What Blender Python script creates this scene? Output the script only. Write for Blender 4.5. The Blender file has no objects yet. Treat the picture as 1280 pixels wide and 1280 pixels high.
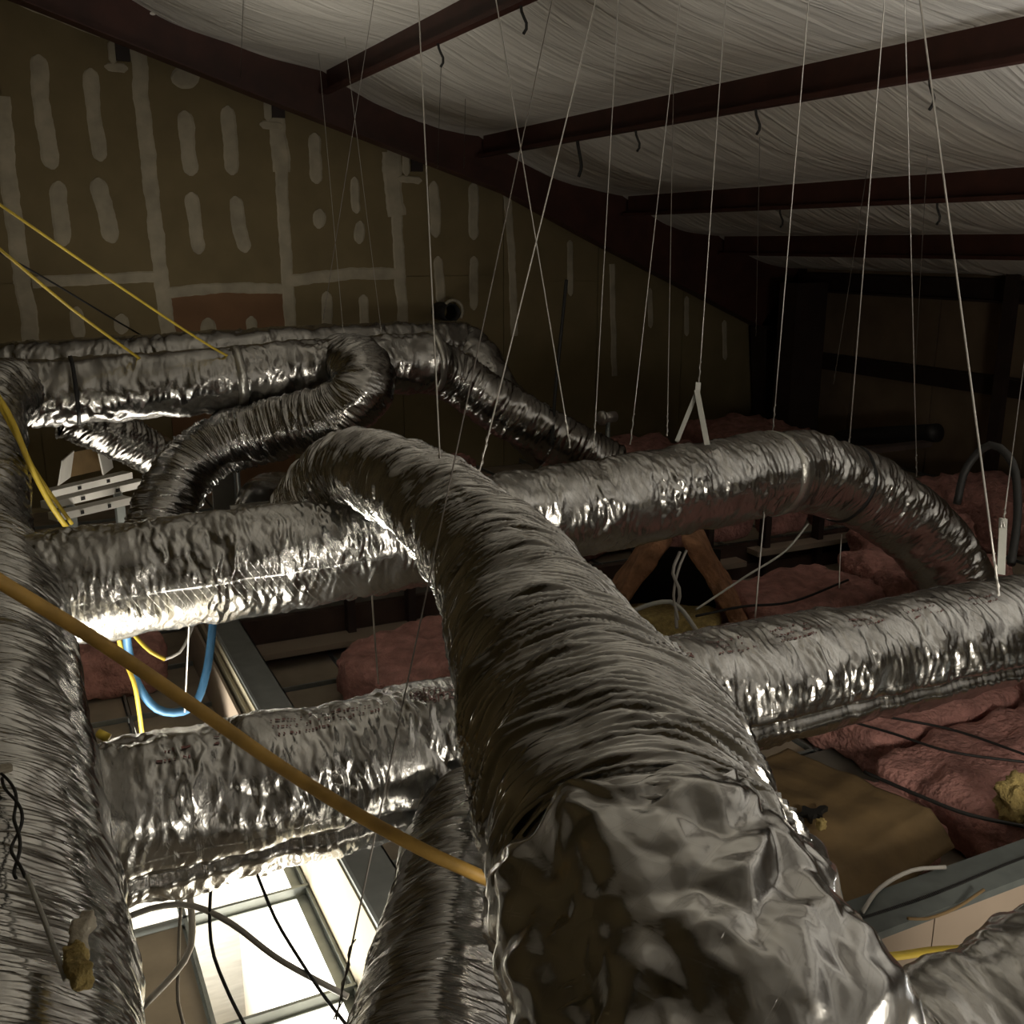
import bpy, bmesh, math, random
import numpy as np
from mathutils import Vector, Matrix
R = math.radians
random.seed(7)
scene = bpy.context.scene
COL = scene.collection

# ------------------------------------------------------------------ camera
# z = 0 is the upper side of the suspended ceiling; Y runs along the roof purlins, X along the end wall
FPX = 1280.0
PITCH = math.atan(337 / 1280.0)
YAW = math.atan(640 * math.cos(PITCH) / FPX)
EYE = np.array([0.0, 0.0, 2.5])
cam_d = bpy.data.cameras.new('camera')
cam_d.sensor_width = 36.0
cam_d.sensor_fit = 'HORIZONTAL'
cam_d.lens = 36.0 * FPX / 1280.0
cam_d.clip_start = 0.05
cam = bpy.data.objects.new('camera', cam_d)
COL.objects.link(cam)
cam.location = EYE
cam.rotation_euler = (math.pi / 2 - PITCH, 0, -YAW)
scene.camera = cam

# ------------------------------------------------------------------ world, exposure
w = bpy.data.worlds.new('world')
scene.world = w
w.use_nodes = True
w.node_tree.nodes['Background'].inputs[0].default_value = (0.02, 0.018, 0.014, 1)
w.node_tree.nodes['Background'].inputs[1].default_value = 0.25
scene.view_settings.view_transform = 'Standard'
scene.view_settings.look = 'None'
scene.view_settings.exposure = 0.18
scene.view_settings.gamma = 1.0
scene.view_settings.use_curve_mapping = False

# ------------------------------------------------------------------ room lamps under the open ceiling cells, and two added lights for the ducts
def area(name, loc, rot, sx, sy, power, col):
    l = bpy.data.lights.new(name, 'AREA')
    l.shape = 'RECTANGLE'
    l.size, l.size_y = sx, sy
    l.energy = power
    l.color = col
    o = bpy.data.objects.new(name, l)
    COL.objects.link(o)
    o.location = loc
    o.rotation_euler = rot
    return o
WARM = (1.0, 0.92, 0.79)
area('ladder_room_lamp', (3.1, -1.0, -0.6), (R(180), 0, 0), 3.0, 2.0, 10, WARM)
area('added_duct_light', (2.70, -0.60, -0.20), Vector((0.10, 1.0, 0.45)).to_track_quat('-Z', 'Y').to_euler(), 0.8, 0.55, 40, WARM)  # added light, low behind the camera, to brighten the duct fronts
area('added_duct_light', (2.10, -0.45, 1.62), Vector((0.05, 1.0, -0.40)).to_track_quat('-Z', 'Y').to_euler(), 0.90, 0.55, 45, WARM)  # added light, raised, for the bright bands along the ducts
area('small_room_lamp', (-0.40, 3.45, -1.3), (0, R(215), 0), 1.0, 2.0, 300, (1.0, 0.95, 0.84))
area('side_room_lamp', (5.3, 1.3, -0.5), (R(180), 0, 0), 1.2, 1.0, 140, (0.97, 0.96, 0.94))
area('far_room_lamp', (0.75, 7.85, -0.3), (R(180), 0, 0), 1.2, 0.9, 26, WARM)

# ------------------------------------------------------------------ pixel helpers (1280 x 1280 frame)
FW = np.array([math.sin(YAW) * math.cos(PITCH), math.cos(YAW) * math.cos(PITCH), -math.sin(PITCH)])
RT = np.array([math.cos(YAW), -math.sin(YAW), 0.0])
UP = np.cross(RT, FW)
def ray(x, y): return FW * FPX + RT * (x - 640) - UP * (y - 640)
def at(x, y, d): return EYE + ray(x, y) / FPX * d
def onz(x, y, z): r = ray(x, y); return EYE + r * ((z - EYE[2]) / r[2])
def onx(x, y, X): r = ray(x, y); return EYE + r * (X / r[0])
def ony(x, y, Y): r = ray(x, y); return EYE + r * (Y / r[1])

# ------------------------------------------------------------------ numpy gradient noise
_rng = np.random.RandomState(11)
_perm = np.concatenate([_rng.permutation(256)] * 3)
_grad = _rng.normal(size=(256, 3))
_grad /= np.linalg.norm(_grad, axis=1)[:, None]
def pn(P):
    P = np.asarray(P, float)
    i = np.floor(P).astype(int)
    f = P - i
    i &= 255
    u = f * f * f * (f * (f * 6 - 15) + 10)
    out = 0
    for a in (0, 1):
        for b in (0, 1):
            for c in (0, 1):
                h = _perm[_perm[_perm[i[:, 0] + a] + i[:, 1] + b] + i[:, 2] + c]
                g = _grad[h]
                d = (g * (f - np.array([a, b, c]))).sum(1)
                wt = (u[:, 0] if a else 1 - u[:, 0]) * (u[:, 1] if b else 1 - u[:, 1]) * (u[:, 2] if c else 1 - u[:, 2])
                out = out + wt * d
    return out
def fbm(P, o=3):
    s = 0; a = 1
    for k in range(o):
        s = s + a * pn(P * (2 ** k) + 17.3 * k); a *= 0.5
    return s

def tri(x):
    return np.abs((x % 1.0) * 2 - 1) - 0.5
_dirs = _rng.normal(size=(12, 3)); _dirs /= np.linalg.norm(_dirs, axis=1)[:, None]
def crumple(P, f, n=6, seed=0, warp=0.35):
    """sharp flat facets, like crushed foil: folded waves along random directions"""
    out = 0; tot = 0
    wv = pn(P * f * 0.55 + 11 + seed)
    for k in range(n):
        d_ = _dirs[(k + seed) % 12]; fk = f * (0.55 + 0.28 * k)
        m_ = np.clip(0.6 + 1.6 * pn(P * f * 0.4 + 5.1 * k + seed), 0, 1.4)
        out = out + m_ * tri(P @ d_ * fk + warp * wv * (1 + 0.3 * k) + 0.37 * k) / (0.55 + 0.28 * k); tot += 1 / (0.55 + 0.28 * k)
    return out / tot

_hv = _rng.uniform(-0.5, 0.5, 256)
def facet(U, TH, r, cu, ct, seed, warp=0.55):
    """crushed foil: heights on a warped lattice joined by flat triangles, closed around the duct"""
    n = max(3, int(round(2 * np.pi * float(np.mean(r)) / ct)))
    cx, sy = np.cos(TH), np.sin(TH); k = 0.16 / ct
    W3 = np.stack([U / cu * 0.6 + seed * 3.3, cx * k, sy * k], 1)
    x = U / cu + warp * 1.3 * pn(W3) + 40; y = TH / (2 * np.pi) * n + warp * 1.3 * pn(W3 + 19.7)
    ix = np.floor(x).astype(int); iy = np.floor(y).astype(int)
    fx, fy = x - ix, y - iy
    def H(a, b): return _hv[_perm[_perm[(a & 255)] + (b % n) % 256 + (seed * 13) % 200]]
    h00, h10, h01, h11 = H(ix, iy), H(ix + 1, iy), H(ix, iy + 1), H(ix + 1, iy + 1)
    flip = (_perm[_perm[(ix & 255)] + (iy % n) % 256] & 1) == 1
    A1 = np.where(fx >= fy, h00 + (h10 - h00) * fx + (h11 - h10) * fy, h00 + (h01 - h00) * fy + (h11 - h01) * fx)
    g = 1 - fx
    A2 = np.where(g >= fy, h10 + (h00 - h10) * g + (h01 - h00) * fy, h10 + (h11 - h10) * fy + (h01 - h11) * g)
    return np.where(flip, A2, A1)

# ------------------------------------------------------------------ materials
MATS = {}
def newmat(name):
    m = bpy.data.materials.new(name)
    m.use_nodes = True
    MATS[name] = m
    nt = m.node_tree
    return m, nt, nt.nodes['Principled BSDF']
def plain(name, col, rough=0.7, metal=0.0, var=0.25, scale=9.0, bump=0.0, bscale=60.0, detail=4.0, stretch=(1, 1, 1)):
    m, nt, b = newmat(name)
    n = nt.nodes; l = nt.links
    tc = n.new('ShaderNodeTexCoord')
    mp = n.new('ShaderNodeMapping'); mp.inputs['Scale'].default_value = stretch
    l.new(tc.outputs['Object'], mp.inputs['Vector'])
    nz = n.new('ShaderNodeTexNoise'); nz.inputs['Scale'].default_value = scale; nz.inputs['Detail'].default_value = detail
    l.new(mp.outputs[0], nz.inputs['Vector'])
    cr = n.new('ShaderNodeValToRGB')
    cr.color_ramp.elements[0].position = 0.3; cr.color_ramp.elements[1].position = 0.7
    cr.color_ramp.elements[0].color = tuple(c * (1 - var) for c in col) + (1,)
    cr.color_ramp.elements[1].color = tuple(min(1, c * (1 + var)) for c in col) + (1,)
    l.new(nz.outputs['Fac'], cr.inputs['Fac'])
    l.new(cr.outputs[0], b.inputs['Base Color'])
    b.inputs['Roughness'].default_value = rough
    b.inputs['Metallic'].default_value = metal
    if bump > 0:
        nb = n.new('ShaderNodeTexNoise'); nb.inputs['Scale'].default_value = bscale; nb.inputs['Detail'].default_value = 5
        l.new(mp.outputs[0], nb.inputs['Vector'])
        bp = n.new('ShaderNodeBump'); bp.inputs['Strength'].default_value = 1.0; bp.inputs['Distance'].default_value = bump
        l.new(nb.outputs['Fac'], bp.inputs['Height'])
        l.new(bp.outputs[0], b.inputs['Normal'])
    return m
plain('drywall', (0.21, 0.165, 0.085), 0.9, var=0.10, scale=3)
plain('drywall_red', (0.23, 0.125, 0.065), 0.9, var=0.12, scale=3)
plain('mud', (0.43, 0.385, 0.29), 0.9, var=0.18, scale=6)
plain('steel_red', (0.060, 0.020, 0.014), 0.55, var=0.25, scale=5)
plain('steel_dark', (0.030, 0.018, 0.015), 0.6, var=0.25, scale=5)
plain('eave_panel', (0.19, 0.135, 0.085), 0.85, var=0.2, scale=2)
plain('galv', (0.26, 0.28, 0.27), 0.45, metal=0.6, var=0.15, scale=12)
plain('track_grey', (0.15, 0.155, 0.145), 0.6, metal=0.25, var=0.12, scale=14)
plain('track_dark', (0.085, 0.095, 0.090), 0.65, metal=0.2, var=0.15, scale=14)
plain('gypsum_face', (0.38, 0.335, 0.235), 0.85, var=0.06, scale=4)
plain('gypsum_tan', (0.29, 0.23, 0.175), 0.85, var=0.06, scale=4)
plain('wall_white', (0.82, 0.80, 0.74), 0.8, var=0.04, scale=4)
plain('brushed_white', (0.40, 0.395, 0.375), 0.8, var=0.12, scale=7, stretch=(1, 1, 6))
plain('tile_back', (0.29, 0.24, 0.18), 0.95, var=0.2, scale=5)
plain('tile_grey', (0.13, 0.12, 0.10), 0.95, var=0.2, scale=5)
plain('dark_band', (0.050, 0.028, 0.020), 0.8, var=0.3, scale=6)
plain('pink_wool', (0.43, 0.215, 0.185), 1.0, var=0.30, scale=11, bump=0.03, bscale=34)
plain('orange_wool', (0.40, 0.21, 0.115), 1.0, var=0.35, scale=12, bump=0.02, bscale=45)
plain('yellow_wool', (0.42, 0.32, 0.12), 1.0, var=0.3, scale=40, bump=0.01, bscale=120)
plain('kraft', (0.15, 0.095, 0.038), 0.8, var=0.22, scale=6, bump=0.004, bscale=25)
plain('white_metal', (0.78, 0.76, 0.70), 0.45, var=0.05)
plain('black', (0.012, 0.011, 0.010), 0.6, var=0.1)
plain('wire_steel', (0.60, 0.58, 0.54), 0.38, metal=0.75, var=0.1)
plain('wire_dim', (0.20, 0.18, 0.16), 0.5, metal=0.6, var=0.2)
plain('yellow_cable', (0.55, 0.40, 0.045), 0.5, var=0.15)
plain('ochre_cable', (0.42, 0.25, 0.055), 0.55, var=0.25, scale=20)
plain('blue_cable', (0.045, 0.15, 0.29), 0.5, var=0.1)
plain('grey_cable', (0.33, 0.31, 0.28), 0.5, var=0.1)
plain('strap_grey', (0.42, 0.42, 0.38), 0.6, var=0.1)
plain('tape', (0.55, 0.54, 0.50), 0.3, metal=0.9, var=0.15, scale=20, bump=0.004, bscale=50)
plain('ink_red', (0.14, 0.065, 0.058), 0.6, var=0.2)
plain('foam', (0.42, 0.38, 0.30), 0.9, var=0.2, scale=30, bump=0.01)
plain('floor', (0.45, 0.42, 0.38), 0.6, var=0.1)
plain('copper', (0.45, 0.22, 0.08), 0.4, metal=0.8)

def foil(name, style, tint=(0.52, 0.512, 0.49), rough=0.17, bump=1.0, scrim=0.0):
    """crinkled aluminium jacket; 'duct_co' = (metres along, r cos, r sin), 'duct_uv' = (metres along, metres around, 0)"""
    m, nt, b = newmat(name)
    n = nt.nodes; l = nt.links
    at_ = n.new('ShaderNodeAttribute'); at_.attribute_name = 'duct_co'
    def noise(scale, sx, st, detail, typ='FBM', dist=0.0):
        mp = n.new('ShaderNodeMapping'); mp.inputs['Scale'].default_value = (sx, st, st)
        l.new(at_.outputs['Vector'], mp.inputs['Vector'])
        t = n.new('ShaderNodeTexNoise')
        t.noise_type = typ
        t.normalize = True if typ == 'FBM' else t.normalize
        t.inputs['Scale'].default_value = scale
        t.inputs['Detail'].default_value = detail
        t.inputs['Distortion'].default_value = dist
        l.new(mp.outputs[0], t.inputs['Vector'])
        return t.outputs['Fac']
    def absval(s):
        a = n.new('ShaderNodeMath'); a.operation = 'SUBTRACT'; a.inputs[1].default_value = 0.5; l.new(s, a.inputs[0])
        c = n.new('ShaderNodeMath'); c.operation = 'ABSOLUTE'; l.new(a.outputs[0], c.inputs[0])
        return c.outputs[0]
    def bumpn(h, dist, prev=None):
        bp = n.new('ShaderNodeBump'); bp.inputs['Strength'].default_value = 1.0; bp.inputs['Distance'].default_value = dist
        l.new(h, bp.inputs['Height'])
        if prev is not None: l.new(prev, bp.inputs['Normal'])
        return bp.outputs[0]
    if style == 'flex':
        def pleat(freq, warp_, sx, st, off_):
            sp_ = n.new('ShaderNodeSeparateXYZ'); l.new(at_.outputs['Vector'], sp_.inputs[0])
            wn = noise(1.0, sx, st, 1.0)
            m1_ = n.new('ShaderNodeMath'); m1_.operation = 'MULTIPLY_ADD'; m1_.inputs[1].default_value = freq; m1_.inputs[2].default_value = off_
            l.new(sp_.outputs['X'], m1_.inputs[0])
            m2_ = n.new('ShaderNodeMath'); m2_.operation = 'MULTIPLY_ADD'; m2_.inputs[1].default_value = warp_
            l.new(wn, m2_.inputs[0]); l.new(m1_.outputs[0], m2_.inputs[2])
            pp = n.new('ShaderNodeMath'); pp.operation = 'PINGPONG'; pp.inputs[1].default_value = 0.5
            l.new(m2_.outputs[0], pp.inputs[0])
            mk = n.new('ShaderNodeMapRange'); mk.inputs['From Min'].default_value = 0.36; mk.inputs['From Max'].default_value = 0.64
            l.new(noise(1.0, 32, 6, 2.0), mk.inputs['Value'])
            mm = n.new('ShaderNodeMath'); mm.operation = 'MULTIPLY'; l.new(pp.outputs[0], mm.inputs[0]); l.new(mk.outputs[0], mm.inputs[1])
            return mm.outputs[0]
        h3 = absval(noise(1.0, 150, 9, 1.0, dist=0.2))
        nb = bumpn(pleat(150.0, 3.5, 14, 5, 0.0), 0.003 * bump); nb = bumpn(h3, 0.0025 * bump, nb)
    else:
        h1 = absval(noise(1.0, 26, 11, 2, dist=0.7)); h2 = absval(noise(1.0, 60, 34, 2, dist=0.4))
        nb = bumpn(h1, 0.003 * bump); nb = bumpn(h2, 0.0025 * bump, nb)
    if scrim > 0:
        au = n.new('ShaderNodeAttribute'); au.attribute_name = 'duct_uv'
        sp = n.new('ShaderNodeSeparateXYZ'); l.new(au.outputs['Vector'], sp.inputs[0])
        lines = []
        for sg in (1.0, -1.0):
            mu = n.new('ShaderNodeMath'); mu.operation = 'MULTIPLY_ADD'; mu.inputs[1].default_value = sg * 0.62
            l.new(sp.outputs['Y'], mu.inputs[0]); l.new(sp.outputs['X'], mu.inputs[2])
            sc_ = n.new('ShaderNodeMath'); sc_.operation = 'PINGPONG'; sc_.inputs[1].default_value = 0.016
            l.new(mu.outputs[0], sc_.inputs[0])
            lt = n.new('ShaderNodeMath'); lt.operation = 'LESS_THAN'; lt.inputs[1].default_value = 0.0018
            l.new(sc_.outputs[0], lt.inputs[0]); lines.append(lt.outputs[0])
        mx = n.new('ShaderNodeMath'); mx.operation = 'MAXIMUM'; l.new(lines[0], mx.inputs[0]); l.new(lines[1], mx.inputs[1])
        nb = bumpn(mx.outputs[0], 0.0045 * scrim, nb)
    l.new(nb, b.inputs['Normal'])
    cr = n.new('ShaderNodeValToRGB')
    cr.color_ramp.elements[0].position = 0.35; cr.color_ramp.elements[1].position = 0.65
    cr.color_ramp.elements[0].color = tuple(c * 0.82 for c in tint) + (1,)
    cr.color_ramp.elements[1].color = tuple(tint) + (1,)
    l.new(noise(1.0, 5, 6, 3), cr.inputs['Fac'])
    l.new(cr.outputs[0], b.inputs['Base Color'])
    b.inputs['Metallic'].default_value = 1.0
    b.inputs['Roughness'].default_value = rough
    return m
foil('foil_flex', 'flex', bump=0.25, rough=0.17)
foil('foil_crumple', 'crumple', bump=0.7, scrim=1.6, rough=0.25)
foil('foil_sleeve', 'crumple', bump=0.35, scrim=1.6, rough=0.21)
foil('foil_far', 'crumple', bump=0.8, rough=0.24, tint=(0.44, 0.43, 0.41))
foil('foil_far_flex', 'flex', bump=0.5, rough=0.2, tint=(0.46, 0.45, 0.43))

# roof blanket: white facing with fine folds running down the slope
def roof_mat():
    m, nt, b = newmat('roof_blanket')
    n = nt.nodes; l = nt.links
    tc = n.new('ShaderNodeTexCoord')
    mp = n.new('ShaderNodeMapping'); mp.inputs['Scale'].default_value = (0.8, 11, 1); mp.inputs['Rotation'].default_value = (0, 0, R(14))
    l.new(tc.outputs['Object'], mp.inputs['Vector'])
    t = n.new('ShaderNodeTexNoise'); t.inputs['Scale'].default_value = 1.0; t.inputs['Detail'].default_value = 4; t.inputs['Distortion'].default_value = 0.8
    l.new(mp.outputs[0], t.inputs['Vector'])
    bp = n.new('ShaderNodeBump'); bp.inputs['Distance'].default_value = 0.03
    l.new(t.outputs['Fac'], bp.inputs['Height']); l.new(bp.outputs[0], b.inputs['Normal'])
    b.inputs['Base Color'].default_value = (0.72, 0.69, 0.63, 1)
    b.inputs['Roughness'].default_value = 0.5
    return m
roof_mat()

# ------------------------------------------------------------------ object helpers
def link(name, me, mat, parent=None):
    o = bpy.data.objects.new(name, me)
    COL.objects.link(o)
    if mat is not None:
        me.materials.append(MATS[mat] if isinstance(mat, str) else mat)
    if parent is not None: o.parent = parent
    return o
def tag(o, label=None, cat=None, group=None, kind=None):
    if label: o['label'] = label
    if cat: o['category'] = cat
    if group: o['group'] = group
    if kind: o['kind'] = kind
    return o
def empty(name, loc=(0, 0, 0), label=None, cat=None, group=None, rz=0.0):
    o = bpy.data.objects.new(name, None)
    COL.objects.link(o)
    o.empty_display_size = 0.05
    o.location = loc; o.rotation_euler = (0, 0, rz)
    return tag(o, label, cat, group)
def pydata(name, V, Fc, mat, parent=None, smooth=False):
    me = bpy.data.meshes.new(name)
    me.from_pydata([tuple(map(float, v)) for v in V], [], [tuple(map(int, f)) for f in Fc])
    me.update()
    if smooth: me.shade_smooth()
    return link(name, me, mat, parent)
def boxdata(x0, y0, z0, x1, y1, z1, V=None, F_=None):
    V = [] if V is None else V; F_ = [] if F_ is None else F_
    b = len(V)
    V += [(x0, y0, z0), (x1, y0, z0), (x1, y1, z0), (x0, y1, z0), (x0, y0, z1), (x1, y0, z1), (x1, y1, z1), (x0, y1, z1)]
    F_ += [(b + 3, b + 2, b + 1, b), (b + 4, b + 5, b + 6, b + 7), (b, b + 1, b + 5, b + 4), (b + 1, b + 2, b + 6, b + 5), (b + 2, b + 3, b + 7, b + 6), (b + 3, b, b + 4, b + 7)]
    return V, F_
def boxes(name, L, mat, parent=None):
    V, F_ = [], []
    for q in L: boxdata(*q, V, F_)
    return pydata(name, V, F_, mat, parent)
def prism(name, prof, axis, a0, a1, mat, parent=None):
    """closed 2D profile swept along an axis; profile order (X,Z) for 'y', (Y,Z) for 'x'"""
    k = len(prof); V = []
    for a in (a0, a1):
        for (p, q) in prof:
            V.append((p, a, q) if axis == 'y' else (a, p, q))
    F_ = [(i, (i + 1) % k, k + (i + 1) % k, k + i) for i in range(k)] + [tuple(range(k))[::-1], tuple(range(k, 2 * k))]
    o = pydata(name, V, F_, mat, parent)
    bm = bmesh.new(); bm.from_mesh(o.data); bmesh.ops.recalc_face_normals(bm, faces=bm.faces); bm.to_mesh(o.data); bm.free()
    return o
def spline(pts, step):
    """Catmull-Rom through rows of pts (any columns), resampled about evenly by the first three"""
    P = np.array(pts, float)
    P = np.vstack([2 * P[0] - P[1], P, 2 * P[-1] - P[-2]])
    out = []
    for i in range(1, len(P) - 2):
        t = np.linspace(0, 1, 40, endpoint=False)[:, None]
        a, b, c, d = P[i - 1], P[i], P[i + 1], P[i + 2]
        out.append(0.5 * ((2 * b) + (-a + c) * t + (2 * a - 5 * b + 4 * c - d) * t ** 2 + (-a + 3 * b - 3 * c + d) * t ** 3))
    out.append(P[-2][None]); Q = np.vstack(out)
    s = np.concatenate([[0], np.cumsum(np.linalg.norm(np.diff(Q[:, :3], axis=0), axis=1))])
    m = max(2, int(s[-1] / step) + 1)
    ss = np.linspace(0, s[-1], m)
    return np.stack([np.interp(ss, s, Q[:, k]) for k in range(Q.shape[1])], 1), ss
def frames(Q):
    T = np.gradient(Q, axis=0); T /= np.linalg.norm(T, axis=1)[:, None]
    A = np.cross(T, np.array([0, 0, 1.0])); bad = np.linalg.norm(A, axis=1) < 1e-3
    A[bad] = np.array([1.0, 0, 0]); A /= np.linalg.norm(A, axis=1)[:, None]
    if bad.any() or True:      # parallel transport keeps the frame steady
        N = [A[0]]
        for i in range(1, len(Q)):
            v = N[-1] - T[i] * (N[-1] @ T[i]); N.append(v / np.linalg.norm(v))
        A = np.array(N)
    return T, A, np.cross(A, T)
def tube(name, pts, r, mat, parent=None, seg=6, step=0.06, straight=False):
    if straight: Q = np.array(pts, float)
    else: Q, _ = spline(pts, step)
    T, A, B = frames(Q)
    th = np.linspace(0, 2 * np.pi, seg, endpoint=False)
    V = (Q[:, None, :] + r * (np.cos(th)[None, :, None] * A[:, None, :] + np.sin(th)[None, :, None] * B[:, None, :])).reshape(-1, 3)
    m = len(Q)
    F_ = [(i * seg + j, (i + 1) * seg + j, (i + 1) * seg + (j + 1) % seg, i * seg + (j + 1) % seg) for i in range(m - 1) for j in range(seg)]
    F_ += [tuple(range(seg)), tuple(reversed(range((m - 1) * seg, m * seg)))]
    return pydata(name, V, F_, mat, parent, smooth=True)

# ------------------------------------------------------------------ ducts
SEED = [0]
def jacket(name, rows, mat, parent, style, step, seg, amp=1.0, lump=0.012, loose=None, groove=None, capped=False, squash=0.0, ragged=0.0):
    """rows: (x, y, z, radius).  returns object plus a function (u, theta, lift) -> point"""
    SEED[0] += 1
    Q, s = spline(rows, step)
    r = Q[:, 3]; Q = Q[:, :3]
    T, A, B = frames(Q)
    m = len(Q)
    th = np.linspace(0, 2 * np.pi, seg, endpoint=False)
    U = np.repeat(s, seg); TH = np.tile(th, m); RR = np.repeat(r, seg)
    off = SEED[0] * 7.7
    cyl = np.stack([U + off, RR * np.cos(TH), RR * np.sin(TH)], 1)
    d = lump * 1.6 * fbm(cyl * np.array([4.0, 5.0, 5.0]), 2)
    wob = 0.25 * pn(cyl * np.array([3.0, 9, 9])) + 0.05 * np.sin(TH + off)
    if style == 'flex':
        w1 = 1.3 * pn(cyl * np.array([8.0, 4, 4]) + 3) + 0.45 * pn(cyl * np.array([26.0, 9, 9]) + 8)
        w2 = 1.2 * pn(cyl * np.array([5.0, 4, 4]) + 23) + 0.4 * pn(cyl * np.array([16.0, 9, 9]) + 28)
        slant = 0.10 * np.sin(TH + off)
        m1 = np.clip(0.55 + 1.5 * pn(cyl * np.array([24.0, 6, 6]) + 31), 0.05, 1.3)
        m2 = np.clip(0.35 + 1.6 * pn(cyl * np.array([11.0, 5, 5]) + 61), 0.0, 1.3)
        t1 = tri((U + slant * 0.4) * 70 + w1) + 0.5
        US = U + slant * 0.4 + 0.02 * pn(cyl * np.array([3.0, 4, 4]) + 90)
        e = 0.0125 * m1 * (t1 ** 1.4 - 0.42) + 0.0085 * facet(US, TH, RR, 0.013, 0.15, SEED[0] + 1) + 0.010 * m2 * tri((U + slant * 0.5) * 27 + w2) + 0.022 * facet(US, TH, RR, 0.034, 0.17, SEED[0] + 2) + 0.014 * facet(US, TH, RR, 0.10, 0.13, SEED[0] + 3)
    elif style == 'facet':
        e = 0.028 * facet(U, TH, RR, 0.10, 0.13, 4, 0.3) + 0.027 * facet(U, TH, RR, 0.045, 0.06, 9, 0.3) + 0.013 * facet(U, TH, RR, 0.02, 0.028, 15, 0.3)
        if ragged: U_shift = ragged * np.clip(1 - U / 0.25, 0, 1) * pn(np.stack([np.cos(TH) * 2.2, np.sin(TH) * 2.2, TH * 0], 1)) * 2
    else:
        w1 = 1.4 * pn(cyl * np.array([6.0, 8, 8]) + 3) + 0.6 * pn(cyl * np.array([20.0, 13, 13]) + 8)
        m1 = np.clip(0.25 + 1.7 * pn(cyl * np.array([8.0, 6, 6]) + 31), 0.0, 1.3)
        m2 = np.clip(0.45 + 1.7 * pn(cyl * np.array([5.0, 5, 5]) + 77), 0.1, 1.3)
        e = 0.006 * m1 * tri(U * 26 + w1) + 0.018 * facet(U, TH, RR, 0.075, 0.13, SEED[0] + 1) + m2 * (0.017 * facet(U, TH, RR, 0.030, 0.065, SEED[0] + 2) + 0.011 * facet(U, TH, RR, 0.015, 0.032, SEED[0] + 3, 0.35))
    d = d + amp * e
    if groove is not None:
        gth, gw, gd = groove
        dd = (TH - gth + np.pi) % (2 * np.pi) - np.pi + 0.10 * pn(np.stack([U * 3, U * 0, U * 0], 1))
        d = d - gd * np.exp(-(dd / gw) ** 2)
    rad = RR + d
    vz = np.sin(TH)
    V = (np.repeat(T, seg, 0) * U_shift[:, None] if ragged else 0) + np.repeat(Q, seg, 0) + (rad * np.cos(TH) * (1 + squash))[:, None] * np.repeat(A, seg, 0) + (rad * vz * (1 - squash))[:, None] * np.repeat(B, seg, 0)
    ii, jj = np.meshgrid(np.arange(m - 1), np.arange(seg), indexing='ij')
    j2 = (jj + 1) % seg
    F_ = np.stack([ii * seg + jj, ii * seg + j2, (ii + 1) * seg + j2, (ii + 1) * seg + jj], -1).reshape(-1, 4)
    me = bpy.data.meshes.new(name)
    nv = len(V); extra = 2 if capped else 0
    caps = []
    if capped:
        V = np.vstack([V, Q[0], Q[-1]])
        caps = [(nv, (j + 1) % seg, j) for j in range(seg)] + [(nv + 1, (m - 1) * seg + j, (m - 1) * seg + (j + 1) % seg) for j in range(seg)]
    me.from_pydata(V.tolist(), [], F_.tolist() + caps)
    me.update()
    a1 = me.attributes.new('duct_co', 'FLOAT_VECTOR', 'POINT')
    co = np.vstack([cyl, cyl[:extra]]) if extra else cyl
    a1.data.foreach_set('vector', np.ascontiguousarray(co, dtype=np.float32).ravel())
    uv = np.stack([U, TH * RR, U * 0], 1)
    uv = np.vstack([uv, uv[:extra]]) if extra else uv
    a2 = me.attributes.new('duct_uv', 'FLOAT_VECTOR', 'POINT')
    a2.data.foreach_set('vector', np.ascontiguousarray(uv, dtype=np.float32).ravel())
    me.shade_smooth()
    o = link(name, me, mat, parent)
    RAD = rad.reshape(m, seg)
    def P(u, t, lift=0.0):
        i = int(np.clip(round(u / s[-1] * (m - 1)), 0, m - 1)); j = int(round((t % (2 * np.pi)) / (2 * np.pi) * seg)) % seg
        q = RAD[i, j] + lift
        return Q[i] + q * np.cos(t) * (1 + squash) * A[i] + q * np.sin(t) * (1 - squash) * B[i]
    P.length = s[-1]; P.Q = Q; P.s = s
    return o, P
def band(name, P, u, width, mat, parent, lift=0.006, seg=48):
    """tape or strap wrapped once around a duct"""
    th = np.linspace(0, 2 * np.pi, seg, endpoint=False)
    V = []
    for k, (du, lf) in enumerate(((-width / 2, -0.004), (-width / 2, lift), (width / 2, lift), (width / 2, -0.004))):
        for t in th: V.append(P(u + du, t, lf))
    F_ = [(k * seg + j, k * seg + (j + 1) % seg, (k + 1) * seg + (j + 1) % seg, (k + 1) * seg + j) for k in range(3) for j in range(seg)]
    return pydata(name, V, F_, mat, parent, smooth=True)
def lettering(name, text, P, u0, t0, size, parent, mat='ink_red', flip=1):
    """flat print wrapped on the jacket"""
    cu = bpy.data.curves.new('lettering', 'FONT'); cu.body = text; cu.size = size; cu.resolution_u = 2
    ob = bpy.data.objects.new('lettering', cu); COL.objects.link(ob)
    dg = bpy.context.evaluated_depsgraph_get(); me = bpy.data.meshes.new_from_object(ob.evaluated_get(dg))
    bpy.data.objects.remove(ob)
    bm = bmesh.new(); bm.from_mesh(me)
    bmesh.ops.triangulate(bm, faces=bm.faces[:])
    bmesh.ops.subdivide_edges(bm, edges=[e for e in bm.edges if e.calc_length() > size * 0.25], cuts=1)
    for v in bm.verts:
        v.co = Vector(P(u0 + flip * v.co.x, t0 + flip * v.co.y / 0.22, 0.004))
    bm.to_mesh(me); bm.free()
    return link(name, me, mat, parent)
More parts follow.
